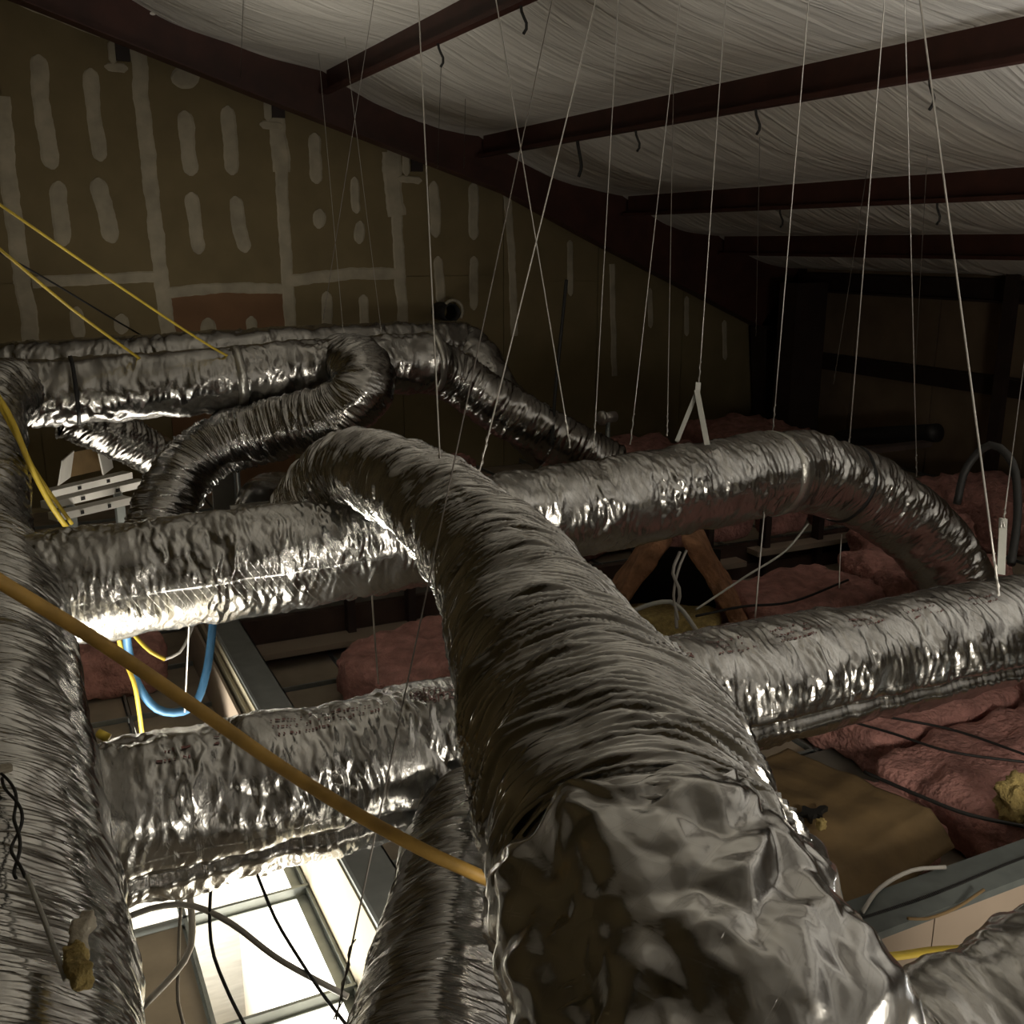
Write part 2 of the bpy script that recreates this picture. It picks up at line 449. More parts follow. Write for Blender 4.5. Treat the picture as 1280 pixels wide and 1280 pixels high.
def scribble(name, P, u0, t0, n, parent, mat='ink_red', rows=2):
    """worn print that can no longer be read: rows of small broken strokes"""
    V, F_ = [], []
    for rrow in range(rows):
        u = u0
        for k in range(n):
            wdt = random.uniform(0.003, 0.009); h = random.uniform(0.02, 0.04)
            if random.random() < 0.78:
                t = t0 + rrow * 0.13 + random.uniform(-0.006, 0.006); b = len(V)
                V += [P(u, t, 0.004), P(u + wdt, t, 0.004), P(u + wdt, t + h, 0.004), P(u, t + h, 0.004)]
                F_.append((b, b + 1, b + 2, b + 3))
            u += wdt + random.uniform(0.002, 0.008)
    return tag(pydata(name, V, F_, mat, parent), kind='stuff')
def duct(name, rows, label, mat, style, step=0.006, seg=144, bands=(), **kw):
    base = rows[0][:3]
    root = empty(name, (0, 0, 0), label, 'duct')
    o, P = jacket('foil_jacket', rows, mat, root, style, step, seg, **kw)
    for (u, wd, bm_) in bands: band('tape_band', P, u, wd, bm_, root)
    return root, P

# ================================================================== STRUCTURE
ZF = -2.7            # floor of the rooms below
def roofz(X): return 5.08 - 0.318 * X
PUR = [-3.4, -2.0, -0.6, 0.85, 2.98, 4.61, 6.38, 7.73, 8.95]
def make_roof():
    xs = []
    for a, b in zip(PUR[:-1], PUR[1:]): xs += list(np.linspace(a, b, 22, endpoint=False))
    xs.append(PUR[-1])
    xs = np.array(xs); ys = np.linspace(-3.2, 10.62, 260)
    P = np.array(PUR)
    k = np.clip(np.searchsorted(P, xs, side='right') - 1, 0, len(P) - 2)
    t = (xs - P[k]) / (P[k + 1] - P[k])
    X, Y = np.meshgrid(xs, ys, indexing='ij')
    S = np.sin(np.pi * t)[:, None]
    base = roofz(X) + 0.012
    co = np.stack([X.ravel() * 0.8, Y.ravel() * 2.2 + X.ravel() * 0.9, Y.ravel() * 0], 1)
    n1 = pn(co).reshape(X.shape)
    co2 = np.stack([X.ravel() * 1.0, Y.ravel() * 6.5 + X.ravel() * 2.2 + 0.6 * pn(co * 2), Y.ravel() * 0 + 4], 1)
    n2 = np.abs(pn(co2)).reshape(X.shape)
    Z = base - S * (0.10 + 0.05 * n1 + 0.055 * n2)
    V = np.stack([X.ravel(), Y.ravel(), Z.ravel()], 1)
    a, b = X.shape
    ii, jj = np.meshgrid(np.arange(a - 1), np.arange(b - 1), indexing='ij')
    F_ = np.stack([ii * b + jj, ii * b + jj + 1, (ii + 1) * b + jj + 1, (ii + 1) * b + jj], -1).reshape(-1, 4)
    o = pydata('ceiling', V, F_, 'roof_blanket', smooth=True)
    so = o.modifiers.new('thickness', 'SOLIDIFY'); so.thickness = 0.06; so.offset = 1.0
    return tag(o, 'white faced insulation blanket sagging under the sloping roof', kind='structure')
make_roof()

def cover(px0, px1, Y, z): pass
# end wall of drywall sheets
WY = 10.60
SEAMX = [-3.51, -2.29, -1.07, 0.15, 1.345, 2.575, 3.80, 5.02, 6.24, 7.46, 8.68, 9.0]
wall_back = boxes('wall_back', [(-3.6, WY + 0.02, ZF, 9.1, WY + 0.12, 1.9)], 'drywall')
tag(wall_back, kind='structure')
ub = prism('wall_backing', [(-3.6, 1.9), (9.1, 1.9), (9.1, roofz(9.1)), (-3.6, roofz(-3.6))], 'y', WY + 0.02, WY + 0.12, 'drywall', wall_back)
for i in range(len(SEAMX) - 1):
    a, b = SEAMX[i] + 0.004, SEAMX[i + 1] - 0.004
    mid = 2.12 + (0.03, -0.05, 0.02)[i % 3]
    red = 'drywall_red' if i == 4 else 'drywall'
    prism('drywall_sheet', [(a, -0.33), (b, -0.33), (b, mid - 0.004), (a, mid - 0.004)], 'y', WY, WY + 0.016, red, wall_back)
    if roofz(b) - 0.1 > mid:
        prism('drywall_sheet', [(a, mid + 0.004), (b, mid + 0.004), (b, roofz(b) - 0.06), (a, roofz(a) - 0.06)], 'y', WY, WY + 0.016, 'drywall', wall_back)
MUDN = [0]
def mud(pts, wpx, name='joint_compound', ragged=0.18, taper=True):
    """trowelled strip of joint compound on the end wall, from pixel path"""
    Q, s = spline([list(ony(x, y, WY)) for (x, y) in pts], 0.03)
    hw = 0.5 * wpx / 1280.0 * 11.2; MUDN[0] += 1; dy = 0.0002 * MUDN[0]
    T = np.gradient(Q, axis=0); T /= np.linalg.norm(T, axis=1)[:, None]
    N = np.stack([-T[:, 2], T[:, 0] * 0, T[:, 0]], 1)
    k = len(Q); V = []; F_ = []
    ph = random.uniform(0, 99)
    e1 = 1 + ragged * 2.2 * pn(np.stack([s * 4 + ph, s * 0, s * 0], 1)) + ragged * pn(np.stack([s * 15 + ph, s * 0, s * 0], 1))
    e2 = 1 + ragged * 2.2 * pn(np.stack([s * 4 + ph + 50, s * 0, s * 0], 1)) + ragged * pn(np.stack([s * 15 + ph + 9, s * 0, s * 0], 1))
    env = np.ones(k)
    if taper:
        tt = np.minimum(s, s[-1] - s) / max(hw * 1.3, 1e-3)
        env = np.sqrt(np.clip(1 - (1 - np.clip(tt, 0, 1)) ** 2, 0.04, 1))
    for i in range(k):
        L = Q[i] + N[i] * hw * e1[i] * env[i]; Rr = Q[i] - N[i] * hw * e2[i] * env[i]
        for q, y in ((L, WY + 0.002), (L * 0.85 + Rr * 0.15, WY - 0.006), (L * 0.15 + Rr * 0.85, WY - 0.006), (Rr, WY + 0.002)):
            V.append((q[0], y - dy, q[2]))
    for i in range(k - 1):
        for j in range(3): F_.append((i * 4 + j, i * 4 + j + 1, (i + 1) * 4 + j + 1, (i + 1) * 4 + j))
    return pydata(name, V, F_, 'mud', wall_back)
for pts, wd in [([(1, 120), (14, 250), (42, 440)], 18), ([(172, 62), (180, 150), (196, 300), (212, 428)], 17), ([(347, 150), (355, 280), (364, 420)], 15),
                ([(491, 188), (497, 290), (504, 410)], 15), ([(634, 240), (640, 330), (643, 420)], 11), ([(765, 330), (768, 470)], 9),
                ([(40, 353), (120, 349), (195, 346)], 12), ([(207, 366), (280, 360), (353, 361)], 12), ([(362, 351), (430, 343), (500, 342)], 14),
                ([(345, 145), (350, 190), (352, 215)], 20), ([(489, 190), (492, 240), (496, 270)], 23)]:
    mud(pts, wd, taper=False, ragged=0.2)
for pts, wd in [([(48, 68), (52, 130), (66, 212)], 17), ([(113, 85), (117, 140), (126, 202)], 15), ([(73, 226), (75, 265), (79, 308)], 17), ([(122, 222), (130, 260), (142, 304)], 18),
                ([(214, 100), (231, 96), (249, 92)], 26), ([(230, 138), (235, 180), (239, 220)], 17), ([(284, 132), (288, 175), (290, 219)], 16), ([(239, 240), (244, 280), (249, 318)], 15),
                ([(293, 245), (299, 280), (307, 316)], 16), ([(393, 166), (394, 200), (396, 230)], 15), ([(443, 221), (444, 245), (446, 267)], 11), ([(400, 261), (398, 286)], 16),
                ([(450, 276), (449, 305)], 13), ([(96, 383), (98, 424)], 14), ([(152, 392), (152, 418)], 16), ([(260, 397), (261, 424)], 18), ([(314, 395), (315, 424)], 13),
                ([(408, 364), (409, 418)], 13), ([(454, 368), (456, 414)], 12), ([(542, 226), (545, 297)], 14), ([(592, 228), (592, 300)], 14), ([(547, 320), (551, 380)], 13),
                ([(592, 320), (592, 388)], 12), ([(712, 300), (713, 370)], 9), ([(812, 360), (813, 410)], 8), ([(858, 370), (858, 420)], 8), ([(905, 400), (906, 450)], 8)]:
    mud(pts, wd, name='screw_patch')
mud([(18, 0), (60, 18), (130, 45)], 6, ragged=0.3)
mud([(375, 140), (420, 158), (485, 183)], 4, ragged=0.3)
mud([(560, 210), (600, 228), (640, 243)], 4, ragged=0.3)
for (x, y) in [(140, 50), (334, 122), (507, 190)]:        # notches around the wall girt clips
    mud([(x, y), (x + 1, y + 30)], 9, ragged=0.25); mud([(x - 10, y + 33), (x + 20, y + 36)], 9, ragged=0.25)
    p = ony(x + 14, y + 12, WY)
    boxes('girt_clip', [(p[0] - 0.07, WY - 0.05, p[2] - 0.10, p[0] + 0.05, WY - 0.004, p[2] + 0.14)], 'steel_dark', wall_back)

# eave wall
EX = 9.02
wall_right = boxes('wall_right', [(EX + 0.02, -3.2, ZF, EX + 0.12, WY + 0.1, 2.25)], 'eave_panel')
tag(wall_right, kind='structure')
for y0 in np.arange(-2.9, 10.4, 1.22):
    for (z0, z1) in ((-0.3, 1.0), (1.16, 2.22)):
        boxes('wall_panel', [(EX, y0 + 0.01, z0, EX + 0.02, min(y0 + 1.21, 10.5), z1)], 'eave_panel', wall_right)
tag(boxes('wall_left', [(-3.7, -3.2, ZF, -3.6, WY + 0.1, roofz(-3.6))], 'drywall'), kind='structure')
tag(prism('wall_front', [(-3.6, ZF), (9.1, ZF), (9.1, roofz(9.1)), (-3.6, roofz(-3.6))], 'y', -3.3, -3.2, 'drywall'), kind='structure')
tag(boxes('floor', [(-3.6, -3.2, ZF - 0.1, 9.1, WY, ZF)], 'floor'), kind='structure')

# --- suspended ceiling: tiles and tees
GX = [0.345 + 0.61 * i for i in range(-6, 15)]
GY = [3.545 + 0.625 * j for j in range(-11, 12)]
def cell_open(cx, cy):
    if -0.27 < cx < 0.95 and 2.2 < cy < 4.7:
        return not (cx < 0.345 and cy < 3.5)
    if 1.5 < cx < 4.7 and -2.6 < cy < 0.5: return True
    if 4.6 < cx < 6.0 and 0.6 < cy < 1.95: return True
    if 0.0 < cx < 1.6 and 7.2 < cy < 8.5: return True
    return False
tile_floor = empty('trim_1'); tag(tile_floor, 'suspended ceiling grid seen from above', kind='structure')
me_tile = None
slabV, slabF = [], []
teeV, teeF = [], []
def tee(L, V, F_):
    x0, y0, x1, y1 = L
    if abs(x1 - x0) < abs(y1 - y0):
        boxdata(x0 - 0.013, y0, -0.004, x0 + 0.013, y1, 0.001, V, F_); boxdata(x0 - 0.003, y0, 0.001, x0 + 0.003, y1, 0.034, V, F_); boxdata(x0 - 0.007, y0, 0.034, x0 + 0.007, y1, 0.043, V, F_)
    else:
        boxdata(x0, y0 - 0.013, -0.004, x1, y0 + 0.013, 0.001, V, F_); boxdata(x0, y0 - 0.003, 0.001, x1, y0 + 0.003, 0.034, V, F_); boxdata(x0, y0 - 0.007, 0.034, x1, y0 + 0.007, 0.043, V, F_)
for a, b in zip(GX[:-1], GX[1:]):
    for c, d in zip(GY[:-1], GY[1:]):
        cx, cy = (a + b) / 2, (c + d) / 2
        a_, b_ = a, b
        if cx > 9 or cy > WY or cx < -3.6 or cy < -3.2: continue
        b_ = min(b, 9.0); d_ = min(d, WY)
        near = -0.4 < cx < 6 and 1.9 < cy < 6.9
        V, F_ = [], []
        tee((a_, c, b_, c), V, F_)
        if near and cy < 5.5: pydata('cross_tee', V, F_, 'galv', tile_floor)
        else: tee((a_, c, b_, c), teeV, teeF)
        if cell_open(cx, cy): continue
        if near:
            if me_tile is None or abs((d_ - c) - 0.625) > 1e-3:
                t = boxes('ceiling_tile', [(-0.29, -0.2975, 0.002, 0.29, 0.2975, 0.020)], 'tile_back', tile_floor)
                me_tile = t.data
            else:
                t = bpy.data.objects.new('ceiling_tile', me_tile); COL.objects.link(t); t.parent = tile_floor
            t.location = (cx, cy, 0.0)
        else:
            boxdata(a_ + 0.014, c + 0.014, 0.002, b_ - 0.014, d_ - 0.014, 0.02, slabV, slabF)
for gx in GX:
    if -3.6 < gx < 9:
        V, F_ = [], []
        tee((gx, -3.2, gx, WY), V, F_)
        pydata('main_tee', V, F_, 'galv', tile_floor)
tag(pydata('ceiling_tile_field', slabV, slabF, 'tile_back', tile_floor), kind='stuff')
tag(pydata('cross_tee_field', teeV, teeF, 'galv', tile_floor), kind='stuff')
boxes('wall_angle', [(0.765, 0.3, -0.004, 0.815, 5.36, 0.0), (0.806, 0.3, 0.0, 0.818, 5.36, 0.035)], 'galv', tile_floor)

# --- partition running away under the ducts (its lower face is the bright room wall)
W1 = boxes('wall_partition', [(0.835, 0.3, ZF, 0.935, 7.3, 0.40)], 'gypsum_tan'); tag(W1, 'partition wall with grey steel track on top running under the ducts', kind='structure')
boxes('wall_face', [(0.818, 0.3, ZF, 0.833, 5.38, -0.01)], 'wall_white', W1)
for y0, y1 in ((0.3, 1.9), (1.905, 4.30), (4.305, 6.7)):
    boxes('gypsum_board', [(0.820, y0, 0.0, 0.834, y1, 0.415)], 'gypsum_face', W1)
boxes('gypsum_edge', [(0.800, 4.35, 0.0, 0.817, 6.2, 0.36)], 'gypsum_face', W1)
boxes('gypsum_edge', [(0.772, 4.35, 0.0, 0.786, 6.2, 0.33)], 'gypsum_tan', W1)
boxes('steel_track', [(0.834, 0.3, 0.40, 0.990, 7.3, 0.418), (0.984, 0.3, 0.28, 0.990, 7.3, 0.418)], 'track_grey', W1)
boxes('track_lip', [(0.826, 0.3, 0.395, 0.838, 7.3, 0.436)], 'galv', W1)
wb = boxes('wall_back_room', [(-3.6, 5.38, ZF, 0.82, 5.48, -0.01)], 'brushed_white'); tag(wb, 'white brushed wall in the lit room below', kind='structure')
wl = boxes('wall_left_room', [(-2.4, -1.0, ZF, -2.3, 5.38, -0.01)], 'wall_white'); tag(wl, kind='structure')

# --- partition at lower right
W2 = boxes('wall_near', [(1.2, 1.955, ZF, 6.5, 2.045, 0.47)], 'gypsum_tan'); tag(W2, 'tan partition wall with grey track on top at lower right', kind='structure')
for x0, x1 in ((1.2, 2.4), (2.405, 3.62), (3.625, 4.85)):
    boxes('gypsum_board', [(x0, 1.925, ZF, x1, 1.954, 0.455)], 'gypsum_tan', W2)
prism('steel_track', [(1.975, 0.488), (2.055, 0.484), (2.055, 0.42), (2.064, 0.42), (2.064, 0.496), (1.975, 0.500), (1.919, 0.484), (1.914, 0.462), (1.920, 0.462), (1.924, 0.476)], 'x', 1.2, 6.5, 'track_dark', W2)
V, F_ = [], []
for k in range(260):
    x = 1.7 + k * 0.0075
    zc = 0.006 * math.sin(k * 0.05)
    boxdata(x, 1.970 + zc, 0.490, x + 0.004, 1.980 + zc, 0.504, V, F_)
tag(pydata('ribbed_strip', V, F_, 'black', W2), kind='stuff')

# --- framed partition across the back
W3 = boxes('wall_middle', [(1.05, 5.90, 0.0, 6.6, 5.96, 0.13)], 'dark_band'); tag(W3, 'half open stud partition behind the long ducts', kind='structure')
boxes('ledge_plate', [(1.05, 5.72, 0.10, 3.1, 5.90, 0.135)], 'gypsum_tan', W3)
boxes('ledge_plate', [(3.7, 5.80, 0.16, 4.75, 5.93, 0.20)], 'gypsum_tan', W3)
boxes('ledge_plate', [(4.85, 5.80, 0.22, 6.3, 5.93, 0.26)], 'gypsum_tan', W3)
boxes('grey_board', [(1.05, 5.98, 0.28, 3.4, 6.00, 1.0)], 'tile_grey', W3)
boxes('dark_rail', [(1.05, 5.93, 0.13, 6.6, 5.99, 0.28)], 'dark_band', W3)
for sx in (1.72, 2.12, 2.58, 3.9, 4.45, 4.98, 5.5, 6.0):
    boxes('stud', [(sx - 0.025, 5.85, 0.0, sx + 0.025, 5.93, 0.9)], 'steel_dark', W3)
boxes('top_plate', [(1.05, 5.85, 0.9, 6.6, 5.95, 0.94)], 'steel_dark', W3)

# --- steel frame
rafter = empty('rafter_beam', label='dark red tapered steel rafter sloping down along the drywall end wall', cat='beam')
RX = [-3.55, 0.44, 2.3, 4.9, 5.98, 8.45, 9.0]
RB = [5.70, 4.45, 3.84, 3.02, 2.53, 1.47, 1.30]
top = [(x, roofz(x) - 0.01) for x in RX]; bot = list(zip(RX, RB))
prism('web', [(x, z) for x, z in bot] + top[::-1], 'y', 10.30, 10.315, 'steel_red', rafter)
def strip(name, pts, y0, y1, th, mat, parent):
    return prism(name, [(x, z) for x, z in pts] + [(x, z + th) for x, z in pts[::-1]], 'y', y0, y1, mat, parent)
strip('bottom_flange', bot, 10.20, 10.42, -0.014, 'steel_red', rafter)
strip('top_flange', top, 10.20, 10.42, -0.014, 'steel_red', rafter)
for (x, y, s_) in ((191, 17, 3.0), (216, 22, 6.5), (680, 206, 4.5)):
    p = ony(x, y, 10.297); h = s_ / 1280 * 11
    V = [(p[0] + h * math.cos(a), 10.296, p[2] + h * 0.55 * math.sin(a)) for a in np.linspace(0, 2 * np.pi, 14, endpoint=False)]
    V += [(v[0], 10.301, v[2]) for v in V]
    pydata('bolt_hole', V, [tuple(range(14))[::-1]] + [(i, (i + 1) % 14, 14 + (i + 1) % 14, 14 + i) for i in range(14)], 'wall_white', rafter)
colm = empty('steel_column', label='black tapered steel column at the corner of the end wall', cat='column')
prism('web', [(8.62, -0.3), (9.0, -0.3), (9.0, 2.2), (8.42, 1.48)], 'y', 10.30, 10.32, 'steel_dark', colm)
prism('inner_flange', [(8.58, -0.3), (8.62, -0.3), (8.42, 1.48), (8.38, 1.48)], 'y', 10.18, 10.44, 'steel_dark', colm)
boxes('outer_flange', [(8.97, 10.18, -0.3, 9.0, 10.44, 2.2)], 'steel_dark', colm)
prism('stiffener', [(8.40, 1.47), (9.0, 1.47), (9.0, 1.50), (8.40, 1.50)], 'y', 10.2, 10.42, 'steel_dark', colm)
boxes('splice_plate', [(8.1, 9.3, 0.021, 8.16, 9.6, 2.05), (8.16, 9.3, 0.021, 8.5, 9.33, 2.05), (8.5, 9.3, 0.021, 8.55, 9.6, 2.05)], 'steel_dark', tag(empty('steel_post', label='black box shaped steel post standing before the corner column', cat='post')))
where = {2.98: 'dark red roof purlin at the top left crossing above the foil ducts', 4.61: 'long dark red roof purlin crossing the top right corner',
         6.38: 'second dark red roof purlin from the eave strut', 7.73: 'dark roof purlin nearest the eave strut', 0.85: 'dark red roof purlin high at the left edge of the roof',
         -0.2: 'roof purlin above the camera', -1.8: 'roof purlin left of the camera'}
for x in PUR[1:-1]:
    if x < 2: continue
    z = roofz(x)
    pu = empty('roof_purlin', label=where[round(x, 2)], cat='beam', group='roof purlins')
    boxes('web', [(x - 0.006, -3.1, z - 0.255, x + 0.006, 10.2, z)], 'steel_red', pu)
    boxes('top_flange', [(x, -3.1, z - 0.012, x + 0.075, 10.2, z)], 'steel_red', pu)
    boxes('bottom_flange', [(x - 0.075, -3.1, z - 0.267, x, 10.2, z - 0.255), (x - 0.075, -3.1, z - 0.255, x - 0.067, 10.2, z - 0.235)], 'steel_red', pu)
es = empty('eave_strut', label='black eave strut along the top of the right wall', cat='beam')
boxes('web', [(8.90, -3.1, 1.92, 8.92, 10.15, 2.14)], 'steel_dark', es); boxes('bottom_flange', [(8.80, -3.1, 1.92, 8.90, 10.15, 1.945)], 'steel_dark', es)
gt = empty('wall_girt', label='black horizontal girt across the right wall', cat='beam')
boxes('web', [(8.9, -3.1, 1.0, 8.92, 10.1, 1.18)], 'steel_dark', gt); boxes('flange', [(8.82, -3.1, 1.17, 9.0, 10.1, 1.19)], 'steel_dark', gt)
q = onx(1262, 400, 8.6)
gp = empty('wind_post', label='thin black vertical post at the right edge against the brown wall', cat='post')
boxes('shaft', [(8.55, q[1] - 0.06, 0.0, 8.62, q[1] + 0.06, 2.25)], 'steel_dark', gp); boxes('base_plate', [(8.50, q[1] - 0.11, 0.021, 8.67, q[1] + 0.11, 0.04)], 'steel_dark', gp)

# ================================================================== DUCTS
def pxrow(L, r):
    return [list(at(q[0], q[1], q[2])) + [q[3] if len(q) > 3 else r] for q in L]
def yrow(L, Y, r):
    return [list(ony(x, y, Y)) + [r] for (x, y) in L]

# big trunk along the left edge
trunk, PL = duct('trunk_duct', [(-0.23, 0.35, 1.13, 0.30), (-0.225, 1.2, 1.15, 0.30), (-0.22, 2.2, 1.15, 0.30), (-0.22, 3.2, 1.16, 0.30), (-0.22, 4.1, 1.16, 0.30), (-0.23, 4.75, 1.10, 0.28), (-0.24, 5.05, 0.95, 0.24)],
    'thick silver foil trunk duct running along the left edge of the picture', 'foil_flex', 'flex', 0.0036, 144, amp=0.6)
# far riser into the second cross duct
riser, PR = duct('elbow_duct', [(-0.24, 4.95, 1.15, 0.22), (-0.23, 5.5, 1.30, 0.23), (-0.22, 6.2, 1.46, 0.23), (-0.16, 6.75, 1.58, 0.22), (0.0, 7.1, 1.60, 0.21)],
    'dark foil elbow duct at the far end of the left trunk', 'foil_far_flex', 'flex', 0.010, 96)
# A : the long cross duct in the middle
rA = yrow([(0, 746), (78, 735), (300, 703), (450, 681), (700, 640), (850, 613)], 4.25, 0.23) + pxrow([(960, 592, 5.60), (1010, 590, 5.80), (1085, 618, 6.05), (1150, 665, 6.20), (1195, 725, 6.30), (1215, 800, 6.35)], 0.225)
A_, PA = duct('cross_duct', rA, 'long silver foil duct crossing the middle and bending down at the right', 'foil_crumple', 'crumple', 0.0055, 200, bands=())
# B : the long lower cross duct
rB = yrow([(40, 1052), (140, 1030), (350, 985), (500, 952), (850, 874), (1050, 832), (1290, 782), (1500, 740)], 2.82, 0.232)
B_, PB = duct('cross_duct', rB, 'long silver foil duct with red print crossing below the middle one', 'foil_crumple', 'crumple', 0.005, 224, groove=(5.95, 0.10, 0.035))
# C : the big wrinkled duct coming at the camera
rC = pxrow([(360, 680, 5.15, 0.165), (392, 622, 4.95, 0.17), (440, 588, 4.62, 0.175), (500, 603, 4.15, 0.172), (560, 645, 3.65, 0.178), (618, 703, 3.15, 0.190), (662, 775, 2.60, 0.20), (708, 873, 2.02, 0.20), (768, 1000, 1.52, 0.20), (820, 1130, 1.30, 0.192), (862, 1240, 1.19, 0.178), (900, 1340, 1.12, 0.175), (935, 1480, 1.06, 0.175), (975, 1680, 1.02, 0.175)], 0.2)
C_, PC = duct('flexible_duct', rC, 'big wrinkled silver flexible duct running down the centre toward the viewer', 'foil_flex', 'flex', 0.0026, 224, amp=1.35)
# loose outer sleeve on its near end
_, sC = spline(rC, 0.02)
Lc = PC.length
def ypx(p):
    v = p - EYE; return 640 - FPX * (v @ UP) / (v @ FW)
i0 = next(i for i in range(len(PC.Q)) if ypx(PC.Q[i]) > 1115)
rows = [list(PC.Q[i]) + [(0.206, 0.209, 0.208, 0.211, 0.208, 0.210, 0.209)[k]] for k, i in enumerate(np.linspace(i0, len(PC.Q) - 1, 7).astype(int))]
jacket('loose_sleeve', rows, 'foil_sleeve', C_, 'facet', 0.0032, 256, amp=1.0, lump=0.008, ragged=0.06)
# E : duct slipping down under it at the bottom
E_, PE = duct('branch_duct', pxrow([(600, 1035, 3.05), (590, 1090, 2.75), (580, 1170, 2.45), (566, 1260, 2.18), (548, 1360, 1.95), (530, 1480, 1.75), (515, 1620, 1.6)], 0.195), 'short silver duct slanting down beneath the big centre duct at the bottom', 'foil_far_flex', 'flex', 0.0036, 128, amp=0.7)
band('tape_band', PE, 0.30, 0.10, 'tape', E_)
# D : bottom right corner
D_, PD = duct('branch_duct', pxrow([(1080, 1400, 2.15), (1170, 1345, 2.2), (1262, 1292, 2.25), (1350, 1240, 2.3), (1450, 1185, 2.4)], 0.20), 'silver foil duct cut off by the bottom right corner', 'foil_crumple', 'crumple', 0.006, 144)
# far ducts
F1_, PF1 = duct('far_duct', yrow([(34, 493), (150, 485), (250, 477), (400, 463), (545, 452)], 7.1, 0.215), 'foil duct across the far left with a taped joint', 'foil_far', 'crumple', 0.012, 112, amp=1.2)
for xx in (297, 543):
    uu = (ony(xx, 470, 7.1)[0] - ony(34, 493, 7.1)[0]); band('tape_band', PF1, uu, 0.06, 'tape', F1_)
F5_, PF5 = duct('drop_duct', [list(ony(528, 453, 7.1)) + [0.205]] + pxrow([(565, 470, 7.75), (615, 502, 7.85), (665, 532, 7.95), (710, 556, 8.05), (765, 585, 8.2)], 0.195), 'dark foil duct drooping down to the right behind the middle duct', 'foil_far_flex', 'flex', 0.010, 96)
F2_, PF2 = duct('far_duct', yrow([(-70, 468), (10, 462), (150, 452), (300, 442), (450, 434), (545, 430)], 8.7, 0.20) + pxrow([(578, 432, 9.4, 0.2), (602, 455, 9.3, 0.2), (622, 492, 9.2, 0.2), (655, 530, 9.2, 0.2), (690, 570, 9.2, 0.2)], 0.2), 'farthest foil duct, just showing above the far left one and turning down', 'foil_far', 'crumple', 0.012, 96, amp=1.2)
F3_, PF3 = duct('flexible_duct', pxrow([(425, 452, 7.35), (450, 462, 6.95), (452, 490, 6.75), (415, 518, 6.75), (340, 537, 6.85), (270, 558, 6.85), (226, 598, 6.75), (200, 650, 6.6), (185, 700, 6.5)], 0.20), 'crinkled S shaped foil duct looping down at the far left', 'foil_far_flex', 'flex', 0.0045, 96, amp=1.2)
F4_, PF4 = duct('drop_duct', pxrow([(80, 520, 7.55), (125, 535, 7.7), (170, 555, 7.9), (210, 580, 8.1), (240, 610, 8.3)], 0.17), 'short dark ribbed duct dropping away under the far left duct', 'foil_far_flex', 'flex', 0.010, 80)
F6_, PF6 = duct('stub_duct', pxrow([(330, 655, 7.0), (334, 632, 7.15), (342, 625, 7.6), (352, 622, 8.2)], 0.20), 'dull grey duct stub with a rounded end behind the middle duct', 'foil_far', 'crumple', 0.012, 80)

# print on the ducts
for k, (uu, tt) in enumerate(((0.90 + 0.20, 1.42), (0.905 + 0.20, 1.30), (0.925 + 0.20, 1.18))):
    lettering('printed_date', '08/22', PB, uu, tt, 0.042, B_)
for uu, tt, n, rw in ((0.2 + q_[0],) + q_[1:] for q_ in ((0.13, 1.12, 9, 2), (0.28, 1.25, 8, 2), (0.46, 1.18, 20, 3), (0.66, 1.26, 14, 2), (1.02, 1.25, 8, 3))):
    scribble('worn_print', PB, uu, tt, n, B_, rows=rw)
lettering('printed_word', 'AIR', PB, 2.06, 1.08, 0.04, B_)
for uu, tt, n, rw in ((0.2 + q_[0],) + q_[1:] for q_ in ((1.83, 1.22, 7, 2), (2.0, 1.05, 16, 3), (2.3, 1.1, 18, 3), (2.65, 1.1, 14, 2), (2.95, 1.05, 14, 2), (3.3, 1.1, 12, 2))):
    scribble('worn_print', PB, uu, tt, n, B_, rows=rw)
tube('tape_seam', [PL(0.9 + 0.0 * t, 1.2 + 0.1 * t, 0.004) for t in range(8)], 0.004, 'ink_red', trunk)
tube('tape_seam', [PL(1.25, 1.3 + 0.1 * t, 0.004) for t in range(7)], 0.003, 'ink_red', trunk)
band('strap', PF1, 0.28, 0.02, 'black', F1_)
band('tape_band', PA, 3.85, 0.07, 'tape', A_)
band('strap', PA, 4.45, 0.015, 'black', A_)

# ================================================================== WIRES AND CABLES
def onroof(x, y):
    r = ray(x, y); t = (5.08 - EYE[2] - 0.05) / (r[2] + 0.318 * r[0]); return EYE + r * t
def wire(x0, y0, x1, y1, dep, label, r=0.0022, mat='wire_steel', name='hanger_wire', zb=None, ext=True, xx=None):
    """straight hanger from the roof (pixel line continued upwards out of frame) to a bottom at depth dep or height zb"""
    xt, yt = x0, y0
    if ext and y0 <= 2:
        k = 130.0; xt = x0 - (x1 - x0) / (y1 - y0) * k; yt = y0 - k
    top_ = onroof(xt, yt)
    bot_ = onz(x1, y1, zb) if zb is not None else at(x1, y1, dep)
    root = empty(name, label=label, cat='wire', group='hanger wires from the roof')
    n = 10
    P_ = [top_ + (bot_ - top_) * (k / n) for k in range(n + 1)]
    tube('strand', P_, r, mat, root, seg=6, straight=True)
    d = (top_ - bot_) / np.linalg.norm(top_ - bot_); sd = np.cross(d, [0, 1, 0.0]); sd /= np.linalg.norm(sd)
    tw = [bot_ + d * (0.02 * k) + sd * (0.006 * math.cos(k * 2.0)) + np.cross(sd, d) * 0.006 * math.sin(k * 2.0) for k in range(9)]
    tube('twist', tw, r * 0.8, mat, root, seg=5, step=0.02)
    return root
wire(398, 62, 430, 425, 8.3, 'thin wire dropping from the rafter to the farthest duct, left of the others')
wire(430, 40, 478, 425, 8.6, 'wire crossing a slanted one in front of the last wide drywall seam')
wire(467, 0, 404, 400, 8.6, 'dim slanted wire crossing two upright wires at the upper left', mat='wire_dim')
